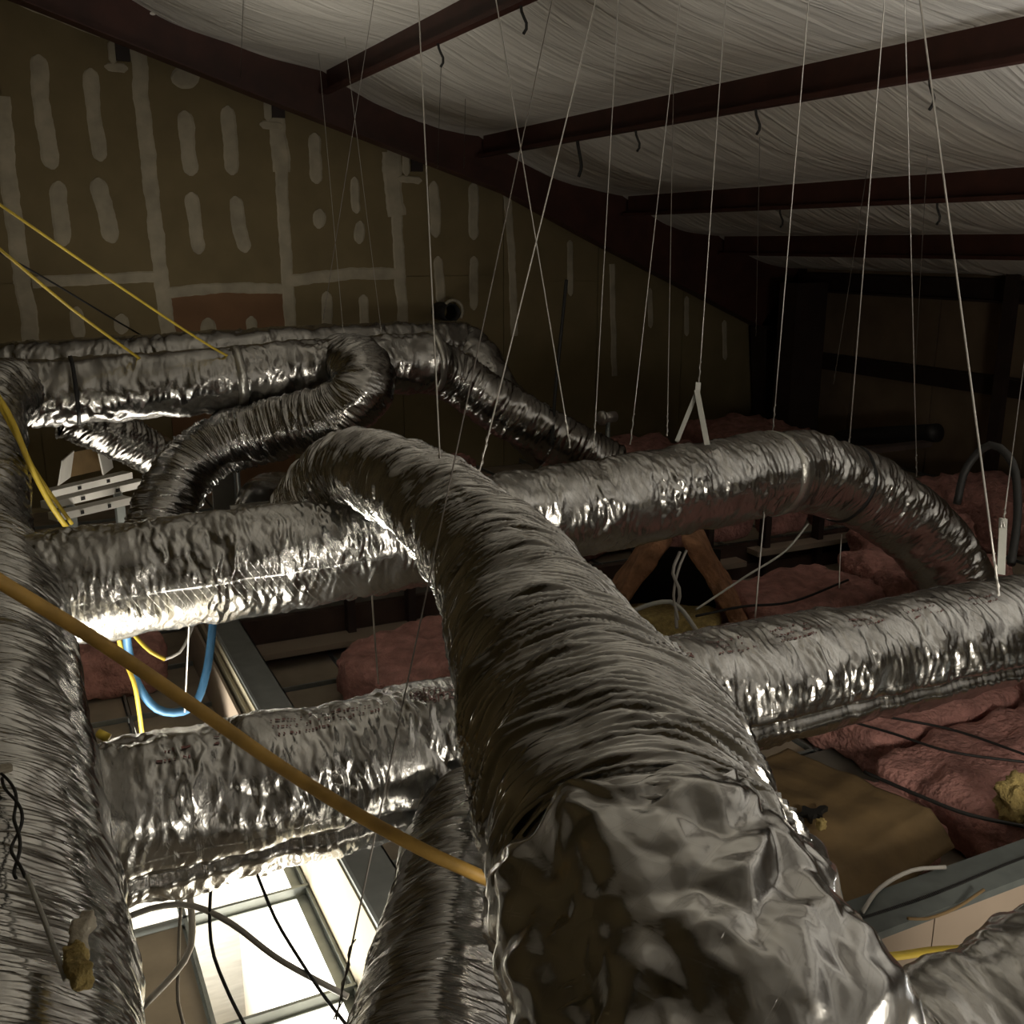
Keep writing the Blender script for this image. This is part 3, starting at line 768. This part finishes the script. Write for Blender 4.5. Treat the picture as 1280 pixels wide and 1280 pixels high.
wire(523, 0, 553, 640, 3.65, 'bright wire left of the crossed pair, ending on the centre duct', r=0.0033)
wire(620, 0, 713, 560, 4.75, 'bright slanted wire crossing to the right onto the middle duct', r=0.0033)
wire(690, 0, 420, 1275, 2.1, 'longest dark wire slanting left across the picture over the ducts', r=0.0022, mat='wire_dim')
wire(745, 0, 599, 590, 3.42, 'bright slanted wire leaning left and ending on top of the centre duct', r=0.0030)
wire(773, 0, 742, 566, 5.0, 'wire just right of the crossed pair, ending on the middle duct')
wire(850, 0, 788, 556, 5.2, 'leaning wire between the first and second roof purlins, left of a straight one')
wire(842, 100, 834, 545, 5.4, 'nearly upright wire beside a leaning one in the dark middle')
wire(907, 0, 873, 490, 5.35, 'wire holding the split strap on the middle duct', r=0.0026)
wire(1011, 0, 966, 540, 5.65, 'wire ending at the hump of the middle duct', r=0.0028)
wire(1106, 0, 1060, 575, 6.0, 'wire right of the hump ending on the bend of the middle duct', r=0.0032)
wire(1131, 0, 1146, 595, 6.2, 'wire leaning right and ending on the lower bend of the middle duct', r=0.0028)
wire(1150, 0, 1249, 745, 3.75, 'thickest bright wire slanting down at the right onto the lower duct', r=0.0045)
wire(1300, 300, 1254, 655, 4.1, 'short twisted wire at the right edge carrying a pale strap', r=0.0025)
wire(950, 150, 945, 420, 8.5, 'faint wire in the dark beyond the middle duct, hanging straight', mat='wire_dim')
wire(1085, 205, 1042, 480, 8.5, 'faint leaning wire before the black post', mat='wire_dim')
wire(1160, 175, 1142, 500, 8.3, 'faint wire before the brown wall panel', mat='wire_dim')
wire(255, 30, 246, 96, 9.9, 'first of the faint wires before the rafter at upper left', mat='wire_dim')
wire(268, 40, 262, 98, 9.9, 'second of the faint wires before the rafter at upper left', mat='wire_dim')
wire(304, 0, 300, 112, 9.9, 'third of the faint wires before the rafter at upper left', mat='wire_dim')
wire(582, 100, 580, 210, 9.9, 'faint wire before the rafter above the black vent pipe', mat='wire_dim')
wire(552, 60, 547, 210, 9.9, 'dark wire hanging from the hook of the upper left purlin', mat='wire_dim')
def lowwire(pts, deps, label, r, mat='wire_steel', name='loose_wire', cat='wire'):
    return tag(tube(name, [at(x, y, d) for (x, y), d in zip(pts, deps)], r, mat, seg=8, step=0.05), label, cat)
lowwire([(237, 770), (234, 830), (231, 890)], (4.3, 4.4, 4.5), 'short pale wire hanging below the middle duct beside the blue cable', 0.004)
lowwire([(464, 730), (468, 790), (473, 855)], (4.6, 4.8, 5.0), 'short wire hanging before the pink batt between the two long ducts', 0.004)
lowwire([(957, 625), (950, 700), (944, 772)], (5.5, 5.3, 5.2), 'wire hanging from the middle duct before the folded batt', 0.004)
lowwire([(1052, 668), (1050, 700), (1049, 735)], (5.9, 5.8, 5.7), 'tiny wire hanging under the bend of the middle duct', 0.003)
# black strap
lowwire([(708, 350), (700, 430), (694, 490), (690, 556)], (8.0, 7.95, 7.9, 7.75), 'black strap hanging onto the drooping dark duct', 0.014, 'black', 'hanging_strap', 'strap')
# split strap
st = empty('split_strap', label='pale strap splitting in two on top of the middle duct', cat='strap')
def flat(name, p0, p1, wd, mat, parent):
    p0, p1 = np.array(p0), np.array(p1); d = (p1 - p0) / np.linalg.norm(p1 - p0); s_ = np.cross(d, FW); s_ /= np.linalg.norm(s_); nn = np.cross(d, s_) * 0.003
    V = [p0 - s_ * wd - nn, p0 + s_ * wd - nn, p1 + s_ * wd - nn, p1 - s_ * wd - nn, p0 - s_ * wd + nn, p0 + s_ * wd + nn, p1 + s_ * wd + nn, p1 - s_ * wd + nn]
    return pydata(name, V, boxdata(0, 0, 0, 1, 1, 1)[1], mat, parent)
flat('strap_leg', at(872, 488, 5.3), at(846, 552, 5.35), 0.011, 'strap_grey', st)
flat('strap_leg', at(871, 488, 5.3), at(884, 556, 5.15), 0.014, 'strap_grey', st)
flat('strap_knot', at(873, 478, 5.3), at(871, 500, 5.3), 0.013, 'strap_grey', st)
s2 = empty('hanger_strap', label='pale upright strap standing on the lower duct at the right edge', cat='strap')
flat('strap_strip', at(1254, 648, 4.1), at(1251, 718, 4.05), 0.016, 'strap_grey', s2)
tube('tie', [at(1256, 660, 4.08), at(1253, 648, 4.08), at(1251, 660, 4.08)], 0.004, 'wire_steel', s2, step=0.01)
s3 = lowwire([(1196, 630), (1208, 585), (1238, 556), (1266, 580), (1272, 640), (1264, 705)], (5.2, 5.2, 5.1, 5.0, 4.9, 4.75), 'black cable looping down behind the pale strap at the right', 0.020, 'black', 'black_cable', 'cable')
# hooks under the purlins
for k, (x, y, lab) in enumerate([(656, 10, 'black hook at the right end of the upper left purlin'), (948, 150, 'black hook under the long purlin left of the bright wires'), (798, 172, 'black hook under the long purlin near the rafter'),
                                 (1166, 108, 'black hook under the long purlin at the thick bright wire'), (725, 185, 'black rod hanging at the junction of rafter and long purlin'), (978, 258, 'black hook under the second purlin from the eave'),
                                 (1175, 250, 'black hook under the second purlin before the brown panel'), (552, 62, 'black hook under the upper left purlin')]):
    Xp = 2.98 if x < 700 and y < 100 else (6.38 if y > 240 else 4.61)
    p = onx(x, y, Xp); z = roofz(Xp) - 0.262
    L = 0.30 if 'rod' in lab else 0.16
    tag(tube('wire_hook', [(Xp - 0.03, p[1], z + 0.03), (Xp - 0.02, p[1], z - 0.04), (Xp + 0.01, p[1] - 0.01, z - L * 0.7), (Xp - 0.01, p[1], z - L)], 0.014 if 'rod' in lab else 0.009, 'black', seg=6, step=0.03), lab, 'hook', 'hooks under the roof purlins')

# cables
def cable(name, rows, r, mat, label, cat='cable', seg=10, z=None, Y=None):
    pos = [onz(q[0], q[1], z) if z is not None else (ony(q[0], q[1], Y) if Y is not None else at(*q)) for q in rows]
    return tag(tube(name, pos, r, mat, seg=seg, step=0.04), label, cat)
cable('yellow_cable', [(-60, 216, 4.6), (0, 256, 5.0), (130, 345, 5.9), (265, 434, 6.7), (345, 474, 7.1)], 0.008, 'yellow_cable', 'upper of two yellow cables slanting down to the far left duct')
cable('yellow_cable', [(-60, 264, 4.6), (0, 312, 5.0), (100, 394, 5.9), (205, 470, 6.9), (215, 480, 7.0)], 0.009, 'yellow_cable', 'lower of two yellow cables slanting down to the far left duct')
cable('dark_cable', [(-20, 305, 6.0), (60, 350, 7.0), (130, 392, 7.6), (178, 420, 8.4)], 0.007, 'black', 'thin dark cable between the drywall and the two yellow cables')
cable('yellow_cable', [(-20, 470, 4.9), (12, 520, 5.0), (35, 575, 5.1), (62, 628, 5.2), (84, 660, 5.3)], 0.015, 'yellow_cable', 'yellow cable hanging beside the elbow of the left trunk')
cable('yellow_cable', [(-10, 490, 5.0), (20, 545, 5.1), (48, 595, 5.2), (90, 655, 5.35)], 0.010, 'yellow_cable', 'second yellow cable clinging to the first by the left trunk')
cable('ochre_cable', [(-70, 680, 1.55), (0, 727, 1.60), (120, 800, 1.68), (250, 888, 1.74), (350, 958, 1.78), (450, 1020, 1.80), (540, 1068, 1.80), (610, 1100, 1.82), (680, 1140, 1.9)], 0.0118, 'ochre_cable', 'thick ochre cable crossing in front of the left trunk and lower duct', seg=14)
cable('yellow_cable', [(1000, 1190, 2.4), (1060, 1197, 2.5), (1120, 1195, 2.6), (1170, 1188, 2.7), (1240, 1185, 2.8)], 0.011, 'yellow_cable', 'yellow cable before the tan partition at lower right')
cable('blue_cable', [(158, 770, 4.7), (160, 810, 4.8), (172, 855, 4.85), (200, 888, 4.9), (240, 884, 4.95), (258, 840, 5.0), (266, 780, 5.1), (268, 740, 5.2)], 0.020, 'blue_cable', 'blue cable hanging in a loop between the two long ducts', seg=12)
cable('yellow_cable', [(146, 790, 4.75), (155, 822, 4.8), (168, 855, 4.8), (174, 890, 4.85), (178, 920, 4.9)], 0.011, 'yellow_cable', 'yellow cable hanging beside the blue loop')
cable('yellow_cable', [(160, 785, 5.0), (185, 812, 5.0), (206, 824, 5.05)], 0.010, 'yellow_cable', 'short yellow cable end curling inside the blue loop')
cable('yellow_plug', [(122, 916, 2.98), (128, 919, 2.98), (136, 923, 2.98)], 0.014, 'yellow_cable', 'small yellow cable end lying at the joint of trunk and lower duct')
cable('grey_cable', [(206, 824, 5.1), (225, 815, 5.1), (238, 790, 5.15), (245, 770, 5.2)], 0.008, 'grey_cable', 'thin grey cable curving up beside the blue loop')
cable('grey_conduit', [tuple(q) for q in ((150, 1150, 2.85), (195, 1134, 2.9), (240, 1132, 2.95), (290, 1155, 2.95), (350, 1200, 2.9), (435, 1246, 2.85))], 0.009, 'grey_cable', 'grey conduit arching over the lit ceiling opening')
cable('grey_conduit', [(236, 1110, 3.1), (240, 1150, 3.05), (238, 1185, 3.0), (220, 1215, 2.95), (175, 1262, 2.85)], 0.010, 'grey_cable', 'grey conduit bending down over the brown ceiling tile')
cable('black_wire', [(264, 1105, 2.95), (262, 1145, 2.95), (266, 1190, 2.9), (285, 1240, 2.85), (310, 1290, 2.75)], 0.005, 'black', 'left black wire hanging over the lit opening')
cable('black_wire', [(322, 1095, 3.0), (345, 1150, 2.95), (375, 1200, 2.9), (405, 1245, 2.8), (440, 1290, 2.7)], 0.005, 'black', 'right black wire hanging over the lit opening')
cable('twisted_wire', [(228, 1110, 3.15), (224, 1165, 3.1), (223, 1215, 3.0), (222, 1250, 2.95), (232, 1290, 2.9)], 0.005, 'wire_dim', 'twisted grey wire hanging beside the main tee')
cable('white_cable', [(770, 790, 5.2), (790, 765, 5.2), (830, 752, 5.2), (850, 760, 5.2), (872, 790, 5.2)], 0.012, 'strap_grey', 'white cable arching before the folded batt')
cable('grey_cable', [(850, 690, 5.3), (841, 715, 5.25), (850, 740, 5.2), (845, 765, 5.2), (846, 785, 5.15)], 0.009, 'grey_cable', 'grey cable hanging inside the folded batt')
cable('grey_cable', [(858, 688, 5.3), (848, 712, 5.25), (842, 745, 5.2), (848, 775, 5.15)], 0.007, 'grey_cable', 'second grey cable twisted around the one in the folded batt')
cable('grey_cable', [(870, 762, 5.2), (930, 722, 5.4), (980, 690, 5.6), (1010, 655, 5.8)], 0.006, 'strap_grey', 'pale cord slanting up from the folded batt')
cable('black_wire', [(870, 770, 5.0), (930, 758, 5.1), (990, 752, 5.2), (1060, 725, 5.3)], 0.008, 'black', 'black wire lying on the pink batts beyond the lower duct', z=0.34)
cable('black_wire', [(1040, 885, 3.9), (1130, 900, 3.8), (1200, 915, 3.7), (1300, 950, 3.6)], 0.006, 'black', 'upper black wire across the pink batts at right', z=0.36)
cable('black_wire', [(1020, 890, 3.9), (1110, 915, 3.75), (1190, 940, 3.6), (1300, 955, 3.45)], 0.006, 'black', 'second black wire across the pink batts at right', z=0.36)
cable('black_wire', [(1080, 965, 3.3), (1150, 995, 3.2), (1210, 1018, 3.1), (1290, 1035, 3.0)], 0.008, 'black', 'third black wire, draped lowest over the pink batts', z=0.34)
cable('grey_cable', [(1078, 1140, 2.62), (1100, 1110, 2.62), (1140, 1088, 2.68), (1182, 1084, 2.75)], 0.007, 'grey_cable', 'grey cord arching onto the track of the tan partition', z=0.51)
cable('tan_cord', [(1135, 1148, 2.48), (1160, 1148, 2.52), (1195, 1135, 2.55), (1230, 1112, 2.58)], 0.005, 'kraft', 'tan cord drooping before the tan partition', Y=1.90)
# twisted tie on the trunk
tw = empty('twisted_tie', label='black twisted wire tie lying on the left trunk', cat='wire')
for s_ in (0, math.pi):
    rows = []
    for k in range(26):
        f = k / 25; x = 2 + 32 * f; y = 970 + 125 * f
        p = onz(x, y, 1.47); rows.append((p[0] + 0.007 * math.sin(k * 0.45 + s_) + 0.012 * math.sin(k * 0.21), p[1], p[2] + 0.005 * math.cos(k * 0.45 + s_)))
    tube('strand', rows, 0.0032, 'black', tw, seg=6, step=0.012)
tube('tail', [onz(34, 1095, 1.47), onz(55, 1150, 1.465), onz(82, 1225, 1.45)], 0.004, 'strap_grey', tw, step=0.03)

# ================================================================== INSULATION BATTS AND SMALL THINGS
def lumpy(name, c, size, mat, rz=0.0, rough=0.25, parent=None, cuts=16, expo=6.0, freq=3.0, seed=0.0, shear=0.0, rx=0.0):
    bm = bmesh.new(); bmesh.ops.create_cube(bm, size=2.0)
    bmesh.ops.subdivide_edges(bm, edges=bm.edges[:], cuts=cuts, use_grid_fill=True)
    P = np.array([v.co[:] for v in bm.verts])
    q = P / (np.abs(P) ** expo).sum(1)[:, None] ** (1 / expo)
    sz = np.array(size) / 2
    W = q * sz
    nn = q / np.linalg.norm(q, axis=1)[:, None]
    base = W + np.array([seed, seed * 1.7, 0]) + np.array(c)
    d = fbm(base * freq * 1.5, 3) * min(size) * rough + 0.6 * np.abs(pn(base * freq * 4 + 7)) * min(size) * rough
    W = W + nn * d[:, None]
    ca, sa = math.cos(rz), math.sin(rz)
    cx_, sx_ = math.cos(rx), math.sin(rx)
    for v, w_ in zip(bm.verts, W):
        y1 = w_[1] * cx_ - w_[2] * sx_; z1 = w_[1] * sx_ + w_[2] * cx_
        v.co = (c[0] + w_[0] * ca - y1 * sa, c[1] + w_[0] * sa + y1 * ca, c[2] + z1)
    me = bpy.data.meshes.new(name); bm.to_mesh(me); bm.free(); me.shade_smooth()
    return link(name, me, mat, parent)
G = 'pink insulation batts on the suspended ceiling'
for k, (c, s_, rz, lab) in enumerate([
    ((1.95, 5.15, 0.15), (0.95, 0.65, 0.28), 0.35, 'pink insulation batt seen between the two long ducts left of the centre duct'),
    ((3.95, 3.55, 0.16), (1.1, 0.75, 0.26), 0.05, 'pink batt tucked under the lower duct at right'),
    ((4.0, 2.75, 0.14), (1.45, 0.75, 0.26), 0.05, 'large pink batt lying behind the tan partition at lower right'),
    ((5.1, 3.2, 0.16), (0.95, 1.2, 0.28), 0.0, 'pink batt running off the right edge under the black wires'),
    ((4.55, 5.0, 0.15), (1.0, 0.7, 0.28), 0.1, 'pink batt beside the folded orange batt'),
    ((5.55, 4.9, 0.2), (1.0, 0.8, 0.38), 0.0, 'pink batt under the bend of the middle duct'),
    ((6.0, 5.4, 0.25), (0.9, 0.5, 0.5), 0.2, 'heaped pink batt behind the bend of the middle duct'),
    ((7.45, 5.9, 0.25), (1.1, 1.2, 0.45), 0.0, 'dim pink batt near the right edge behind the bend'),
    ((0.28, 6.1, 0.16), (0.6, 0.8, 0.28), 0.0, 'dark pink batt behind the blue loop at left'),
    ((2.95, 7.7, 0.45), (0.9, 0.7, 0.6), 0.0, 'small pink batt glimpsed under the far left duct'),
    ((5.5, 8.6, 0.25), (1.4, 1.2, 0.5), 0.1, 'dim pink batt in the dark beyond the drooping duct'),
    ((7.2, 8.9, 0.3), (1.1, 1.3, 0.5), -0.2, 'dim pink batt in the dark before the corner column'),
    ((4.2, 7.2, 0.2), (1.2, 0.8, 0.35), 0.1, 'pink batt under the drooping dark duct')]):
    tag(lumpy('insulation_batt', c, s_, 'pink_wool', rz, 0.28, seed=k * 3.1), lab, 'insulation', G)
for k, sx in enumerate((4.18, 4.72, 5.24, 5.75)):
    lumpy('stud_batt', (sx, 6.02, 0.62), (0.46, 0.10, 0.62), 'pink_wool', 0, 0.2, parent=W3, cuts=10, seed=k * 2.0)
# folded batt tent
tent = empty('folded_batt', label='orange brown batt folded into a dark open tent between the long ducts', cat='insulation')
c0 = onz(826, 765, 0.10)
for sgn in (-1, 1):
    lumpy('batt_side', (c0[0] + sgn * 0.24, c0[1] - 0.05, 0.36), (0.13, 0.50, 0.68), 'orange_wool', 0.0, 0.35, parent=tent, cuts=14, seed=sgn * 4.0 + 9)
for o in tent.children:
    sgn = 1 if o.data.vertices[0].co.x > c0[0] else -1
    cx_ = np.mean([v.co.x for v in o.data.vertices])
    sgn = 1 if cx_ > c0[0] else -1
    for v in o.data.vertices: v.co.x -= sgn * (v.co.z - 0.36) * 0.62 - sgn * 0.04
lumpy('batt_floor', (c0[0] - 0.02, c0[1] - 0.20, 0.10), (0.62, 0.30, 0.16), 'yellow_wool', 0, 0.15, parent=tent, cuts=10)
boxes('hollow_shade', [(c0[0] - 0.3, c0[1] + 0.16, 0.03, c0[0] + 0.3, c0[1] + 0.18, 0.5)], 'black', tent)  # black sheet put in for the shade inside the tent
for o in tent.children:
    for v in o.data.vertices:
        dx, dy = v.co.x - c0[0], v.co.y - c0[1] + 0.15
        v.co.x = c0[0] + dx * math.cos(-0.6) - dy * math.sin(-0.6); v.co.y = c0[1] - 0.15 + dx * math.sin(-0.6) + dy * math.cos(-0.6)
# kraft faced batt
kr = empty('kraft_batt', label='brown kraft paper faced batt with a torn hole behind the tan partition', cat='insulation')
cor = [onz(892, 985, 0.27), onz(985, 932, 0.30), onz(1195, 1035, 0.30), onz(1048, 1125, 0.27)]
nn_ = 44; V = []
for i in range(nn_):
    for j in range(nn_):
        a, b = i / (nn_ - 1), j / (nn_ - 1)
        p = (cor[0] * (1 - a) + cor[3] * a) * (1 - b) + (cor[1] * (1 - a) + cor[2] * a) * b
        z = p[2] + 0.05 * math.sin(math.pi * a) * math.sin(math.pi * b) - 0.10 * max(0, a - 0.86) / 0.14 + 0.02 * math.sin(5 * b + 3 * a)
        V.append((p[0], p[1], z))
V = np.array(V); V[:, 2] += 0.03 * pn(V * 4.0) + 0.012 * tri(V[:, 0] * 4.2 + 1.5 * V[:, 1] + 0.5 * pn(V * 3)) + 0.010 * tri(V[:, 1] * 5.0 - 0.8 * V[:, 0] + 0.4 * pn(V * 3 + 5))
ka = pydata('kraft_facing', V, [(i * nn_ + j, i * nn_ + j + 1, (i + 1) * nn_ + j + 1, (i + 1) * nn_ + j) for i in range(nn_ - 1) for j in range(nn_ - 1)], 'kraft', kr, smooth=True)
so = ka.modifiers.new('thickness', 'SOLIDIFY'); so.thickness = 0.008
cc = sum(cor) / 4
lumpy('wool_filling', (cc[0] + 0.05, cc[1] - 0.02, 0.14), (0.86, 0.50, 0.22), 'pink_wool', -0.02, 0.2, parent=kr, seed=2.0)
hp = onz(1015, 1018, 0.35)
V = [(hp[0] + (0.055 + 0.03 * math.sin(3 * a + 1)) * math.cos(a), hp[1] + (0.035 + 0.02 * math.sin(5 * a)) * math.sin(a), hp[2] + 0.012) for a in np.linspace(0, 2 * np.pi, 22, endpoint=False)]
V += [(v[0], v[1], v[2] - 0.02) for v in V]
pydata('torn_hole', V, [tuple(range(22))] + [(i, 22 + i, 22 + (i + 1) % 22, (i + 1) % 22) for i in range(22)], 'black', kr)
tf = onz(1026, 1030, 0.37)
lumpy('wool_tuft', tuple(tf), (0.03, 0.035, 0.04), 'yellow_wool', 0, 0.5, parent=kr, cuts=6, freq=25)
tag(lumpy('wool_tuft', tuple(onz(1272, 1000, 0.36)), (0.11, 0.12, 0.16), 'yellow_wool', 0, 0.5, cuts=12, freq=11), 'yellow wool tuft on the pink batt at the right edge', 'insulation')
tt = empty('wool_tuft', label='yellow and white wool tuft stuck on the left trunk', cat='insulation')
lumpy('yellow_wool', tuple(onz(95, 1205, 1.47)), (0.026, 0.085, 0.03), 'yellow_wool', 0.15, 0.6, parent=tt, cuts=12, freq=18)
lumpy('white_wool', tuple(onz(103, 1165, 1.47)), (0.022, 0.075, 0.03), 'foam', -0.3, 0.6, parent=tt, cuts=8, freq=25)
tag(lumpy('paper_scrap', tuple(onz(4, 962, 1.47)), (0.035, 0.028, 0.012), 'foam', 0.3, 0.4, cuts=6, freq=25), 'small pale scrap above the black twisted tie', 'scrap')
# dark tile boards between ducts
tag(boxes('ceiling_board', [(2.95, 3.02, 0.03, 3.55, 3.5, 0.05)], 'tile_grey'), 'dark grey board lying behind the kraft paper batt', 'board')
# light fixture housings at far left
fx = empty('light_fixture', label='stack of white metal light housings lying at far left behind the ducts', cat='light')
def obox(name, a_, b_, wd, h, mat, parent, y_off=0.0):
    a_, b_ = np.array(a_), np.array(b_); d_ = (b_ - a_) / np.linalg.norm(b_ - a_); n_ = np.array([-d_[1], d_[0], 0.0]); up = np.array([0, 0, h])
    q = [a_ + n_ * y_off, b_ + n_ * y_off, b_ + n_ * (y_off + wd), a_ + n_ * (y_off + wd)]
    V = [v for v in q] + [v + up for v in q]
    return pydata(name, V, boxdata(0, 0, 0, 1, 1, 1)[1], mat, parent)
for (x0, y0, x1, y1) in ((66, 622, 166, 598), (63, 637, 184, 608), (72, 652, 166, 630)):
    p0 = onz(x0, y0, 0.62); p1 = onz(x1, y1, 0.62); h = 0.052
    ch = obox('channel', p0, p1, 0.11, h, 'white_metal', fx)
    for f in (0.3, 0.66):
        c_ = p0 + (p1 - p0) * f + np.array([0, 0, h * 0.25])
        obox('knockout', c_, c_ + (p1 - p0) * 0.04, 0.006, h * 0.5, 'black', ch, y_off=-0.004)
q0, q1 = onz(72, 607, 0.62), onz(128, 594, 0.62)
for f, sl in ((0.0, 0.05), (1.0, -0.02)):
    c_ = q0 + (q1 - q0) * f
    pydata('box_side', [c_, c_ + np.array([0.10, 0.28, 0]), c_ + np.array([0.10 + sl, 0.28, 0.22]), c_ + np.array([sl, 0, 0.20]), c_ + np.array([0.012, 0, 0]), c_ + np.array([0.112, 0.28, 0]), c_ + np.array([0.112 + sl, 0.28, 0.22]), c_ + np.array([0.012 + sl, 0, 0.20])],
           [(0, 1, 2, 3), (7, 6, 5, 4), (0, 4, 5, 1), (1, 5, 6, 2), (2, 6, 7, 3), (3, 7, 4, 0)], 'white_metal', fx)
obox('shaded_box_back', q0 + np.array([0.10, 0.28, 0]), q1 + np.array([0.10, 0.28, 0]), 0.012, 0.2, 'kraft', fx)  # back panel coloured dark to give the shade inside the box
for (x, y) in ((90, 640), (150, 622)):
    c_ = onz(x, y, 0.62); boxes('foot', [(c_[0] - 0.03, c_[1], 0.021, c_[0] + 0.03, c_[1] + 0.25, 0.618)], 'galv', fx)
# grey stud post
q0 = ony(262, 570, 7.3); q1 = ony(290, 570, 7.3)
ps = empty('steel_stud', label='grey steel stud standing behind the S shaped duct', cat='stud')
boxes('web', [(q0[0], 7.30, 0.021, q1[0], 7.31, q0[2] + 0.1)], 'tile_grey', ps)
boxes('flange', [(q1[0], 7.27, 0.021, q1[0] + 0.012, 7.34, q0[2] + 0.1), (q1[0] + 0.03, 7.27, 0.021, q1[0] + 0.042, 7.34, q0[2] + 0.1)], 'galv', ps)
# vent pipe on the end wall
vp = empty('vent_pipe', label='black vent pipe mouth ringed with pale foam above the farthest duct', cat='pipe')
v0 = ony(565, 391, 10.25)
th = np.linspace(0, 2 * np.pi, 20, endpoint=False)
V = []
for rr, yy in ((0.10, 10.25), (0.10, WY), (0.085, WY), (0.085, 10.25)):
    V += [(v0[0] + rr * math.cos(a), yy, v0[2] + rr * math.sin(a)) for a in th]
pydata('pipe', V, [(k * 20 + j, k * 20 + (j + 1) % 20, ((k + 1) % 4) * 20 + (j + 1) % 20, ((k + 1) % 4) * 20 + j) for k in range(4) for j in range(20)], 'black', vp, smooth=True)
tube('foam_ring', [(v0[0] + 0.02 + 0.11 * math.cos(a), 10.27, v0[2] + 0.015 + 0.115 * math.sin(a)) for a in np.linspace(-0.7, 2.4, 12)], 0.018, 'foam', vp, step=0.02)
ff = empty('pipe_fitting', label='small shiny metal fitting in the dark beyond the middle duct', cat='fitting')
p = at(760, 522, 8.6)
tube('barrel', [(p[0] - 0.05, p[1], p[2]), (p[0] + 0.08, p[1] + 0.02, p[2])], 0.045, 'wire_steel', ff, seg=14, straight=True)
tube('collar', [(p[0] - 0.075, p[1], p[2]), (p[0] - 0.04, p[1], p[2])], 0.06, 'wire_steel', ff, seg=14, straight=True)
tube('drop', [(p[0], p[1], p[2]), (p[0] + 0.01, p[1], 0.30)], 0.02, 'galv', ff, seg=8, straight=True)
# conduit pipe in the far right dark and pale ledge
tag(tube('dark_pipe', [onx(1050, 548, 7.9), onx(1110, 544, 7.9), onx(1172, 541, 7.9)], 0.09, 'black', seg=16), 'black pipe section in the dark before the right wall', 'pipe')
p0 = onx(1080, 584, 7.8); p1 = onx(1215, 566, 7.8)
lg = empty('ledge_frame', label='pale ledge on dark studs near the right wall', cat='frame')
boxes('ledge', [(7.75, min(p0[1], p1[1]), p0[2] - 0.02, 7.9, max(p0[1], p1[1]), p0[2] + 0.03)], 'gypsum_tan', lg)
for yy in np.linspace(min(p0[1], p1[1]) + 0.1, max(p0[1], p1[1]) - 0.1, 4): boxes('stud', [(7.78, yy - 0.03, 0.021, 7.86, yy + 0.03, p0[2] - 0.02)], 'steel_dark', lg)

# added unseen tripod stand behind the camera, carrying the two added duct lights
wk = empty('added_light_stand', label='added unseen light on a tripod behind the viewer', cat='lamp')
hs = boxes('housing', [(-0.43, -0.06, -0.30, 0.43, -0.01, 0.30)], 'black', wk)
hs.rotation_euler = (R(31.7), 0, R(-5.7)); hs.location = (2.70, -0.62, -0.22)
hs = boxes('housing', [(-0.47, 0.01, -0.29, 0.47, 0.06, 0.29)], 'black', wk)
hs.rotation_euler = (R(-21.8), 0, R(-2.9)); hs.location = (2.10, -0.53, 1.62)
tube('pole', [(2.7, -0.74, ZF), (2.7, -0.74, -0.2), (2.6, -0.70, 0.3), (2.15, -0.58, 1.30), (2.10, -0.54, 1.36)], 0.016, 'galv', wk, straight=True)
for a in (0.0, 2.1, 4.2):
    tube('leg', [(2.7, -0.7, ZF + 0.5), (2.7 + 0.5 * math.cos(a), -0.7 + 0.5 * math.sin(a), ZF + 0.012)], 0.012, 'galv', wk, straight=True)

# ------------------------------------------------------------------ seat each empty at the base of its thing
bpy.context.view_layer.update()
for o in list(COL.objects):
    if o.type == 'EMPTY' and o.parent is None:
        pts = [c.matrix_world @ Vector(b) for c in o.children_recursive for b in c.bound_box]
        if not pts: continue
        lo = Vector([min(p[i] for p in pts) for i in range(3)]); hi = Vector([max(p[i] for p in pts) for i in range(3)])
        base = Vector(((lo.x + hi.x) / 2, (lo.y + hi.y) / 2, lo.z))
        o.location = base
        for c in o.children: c.location = c.location - base
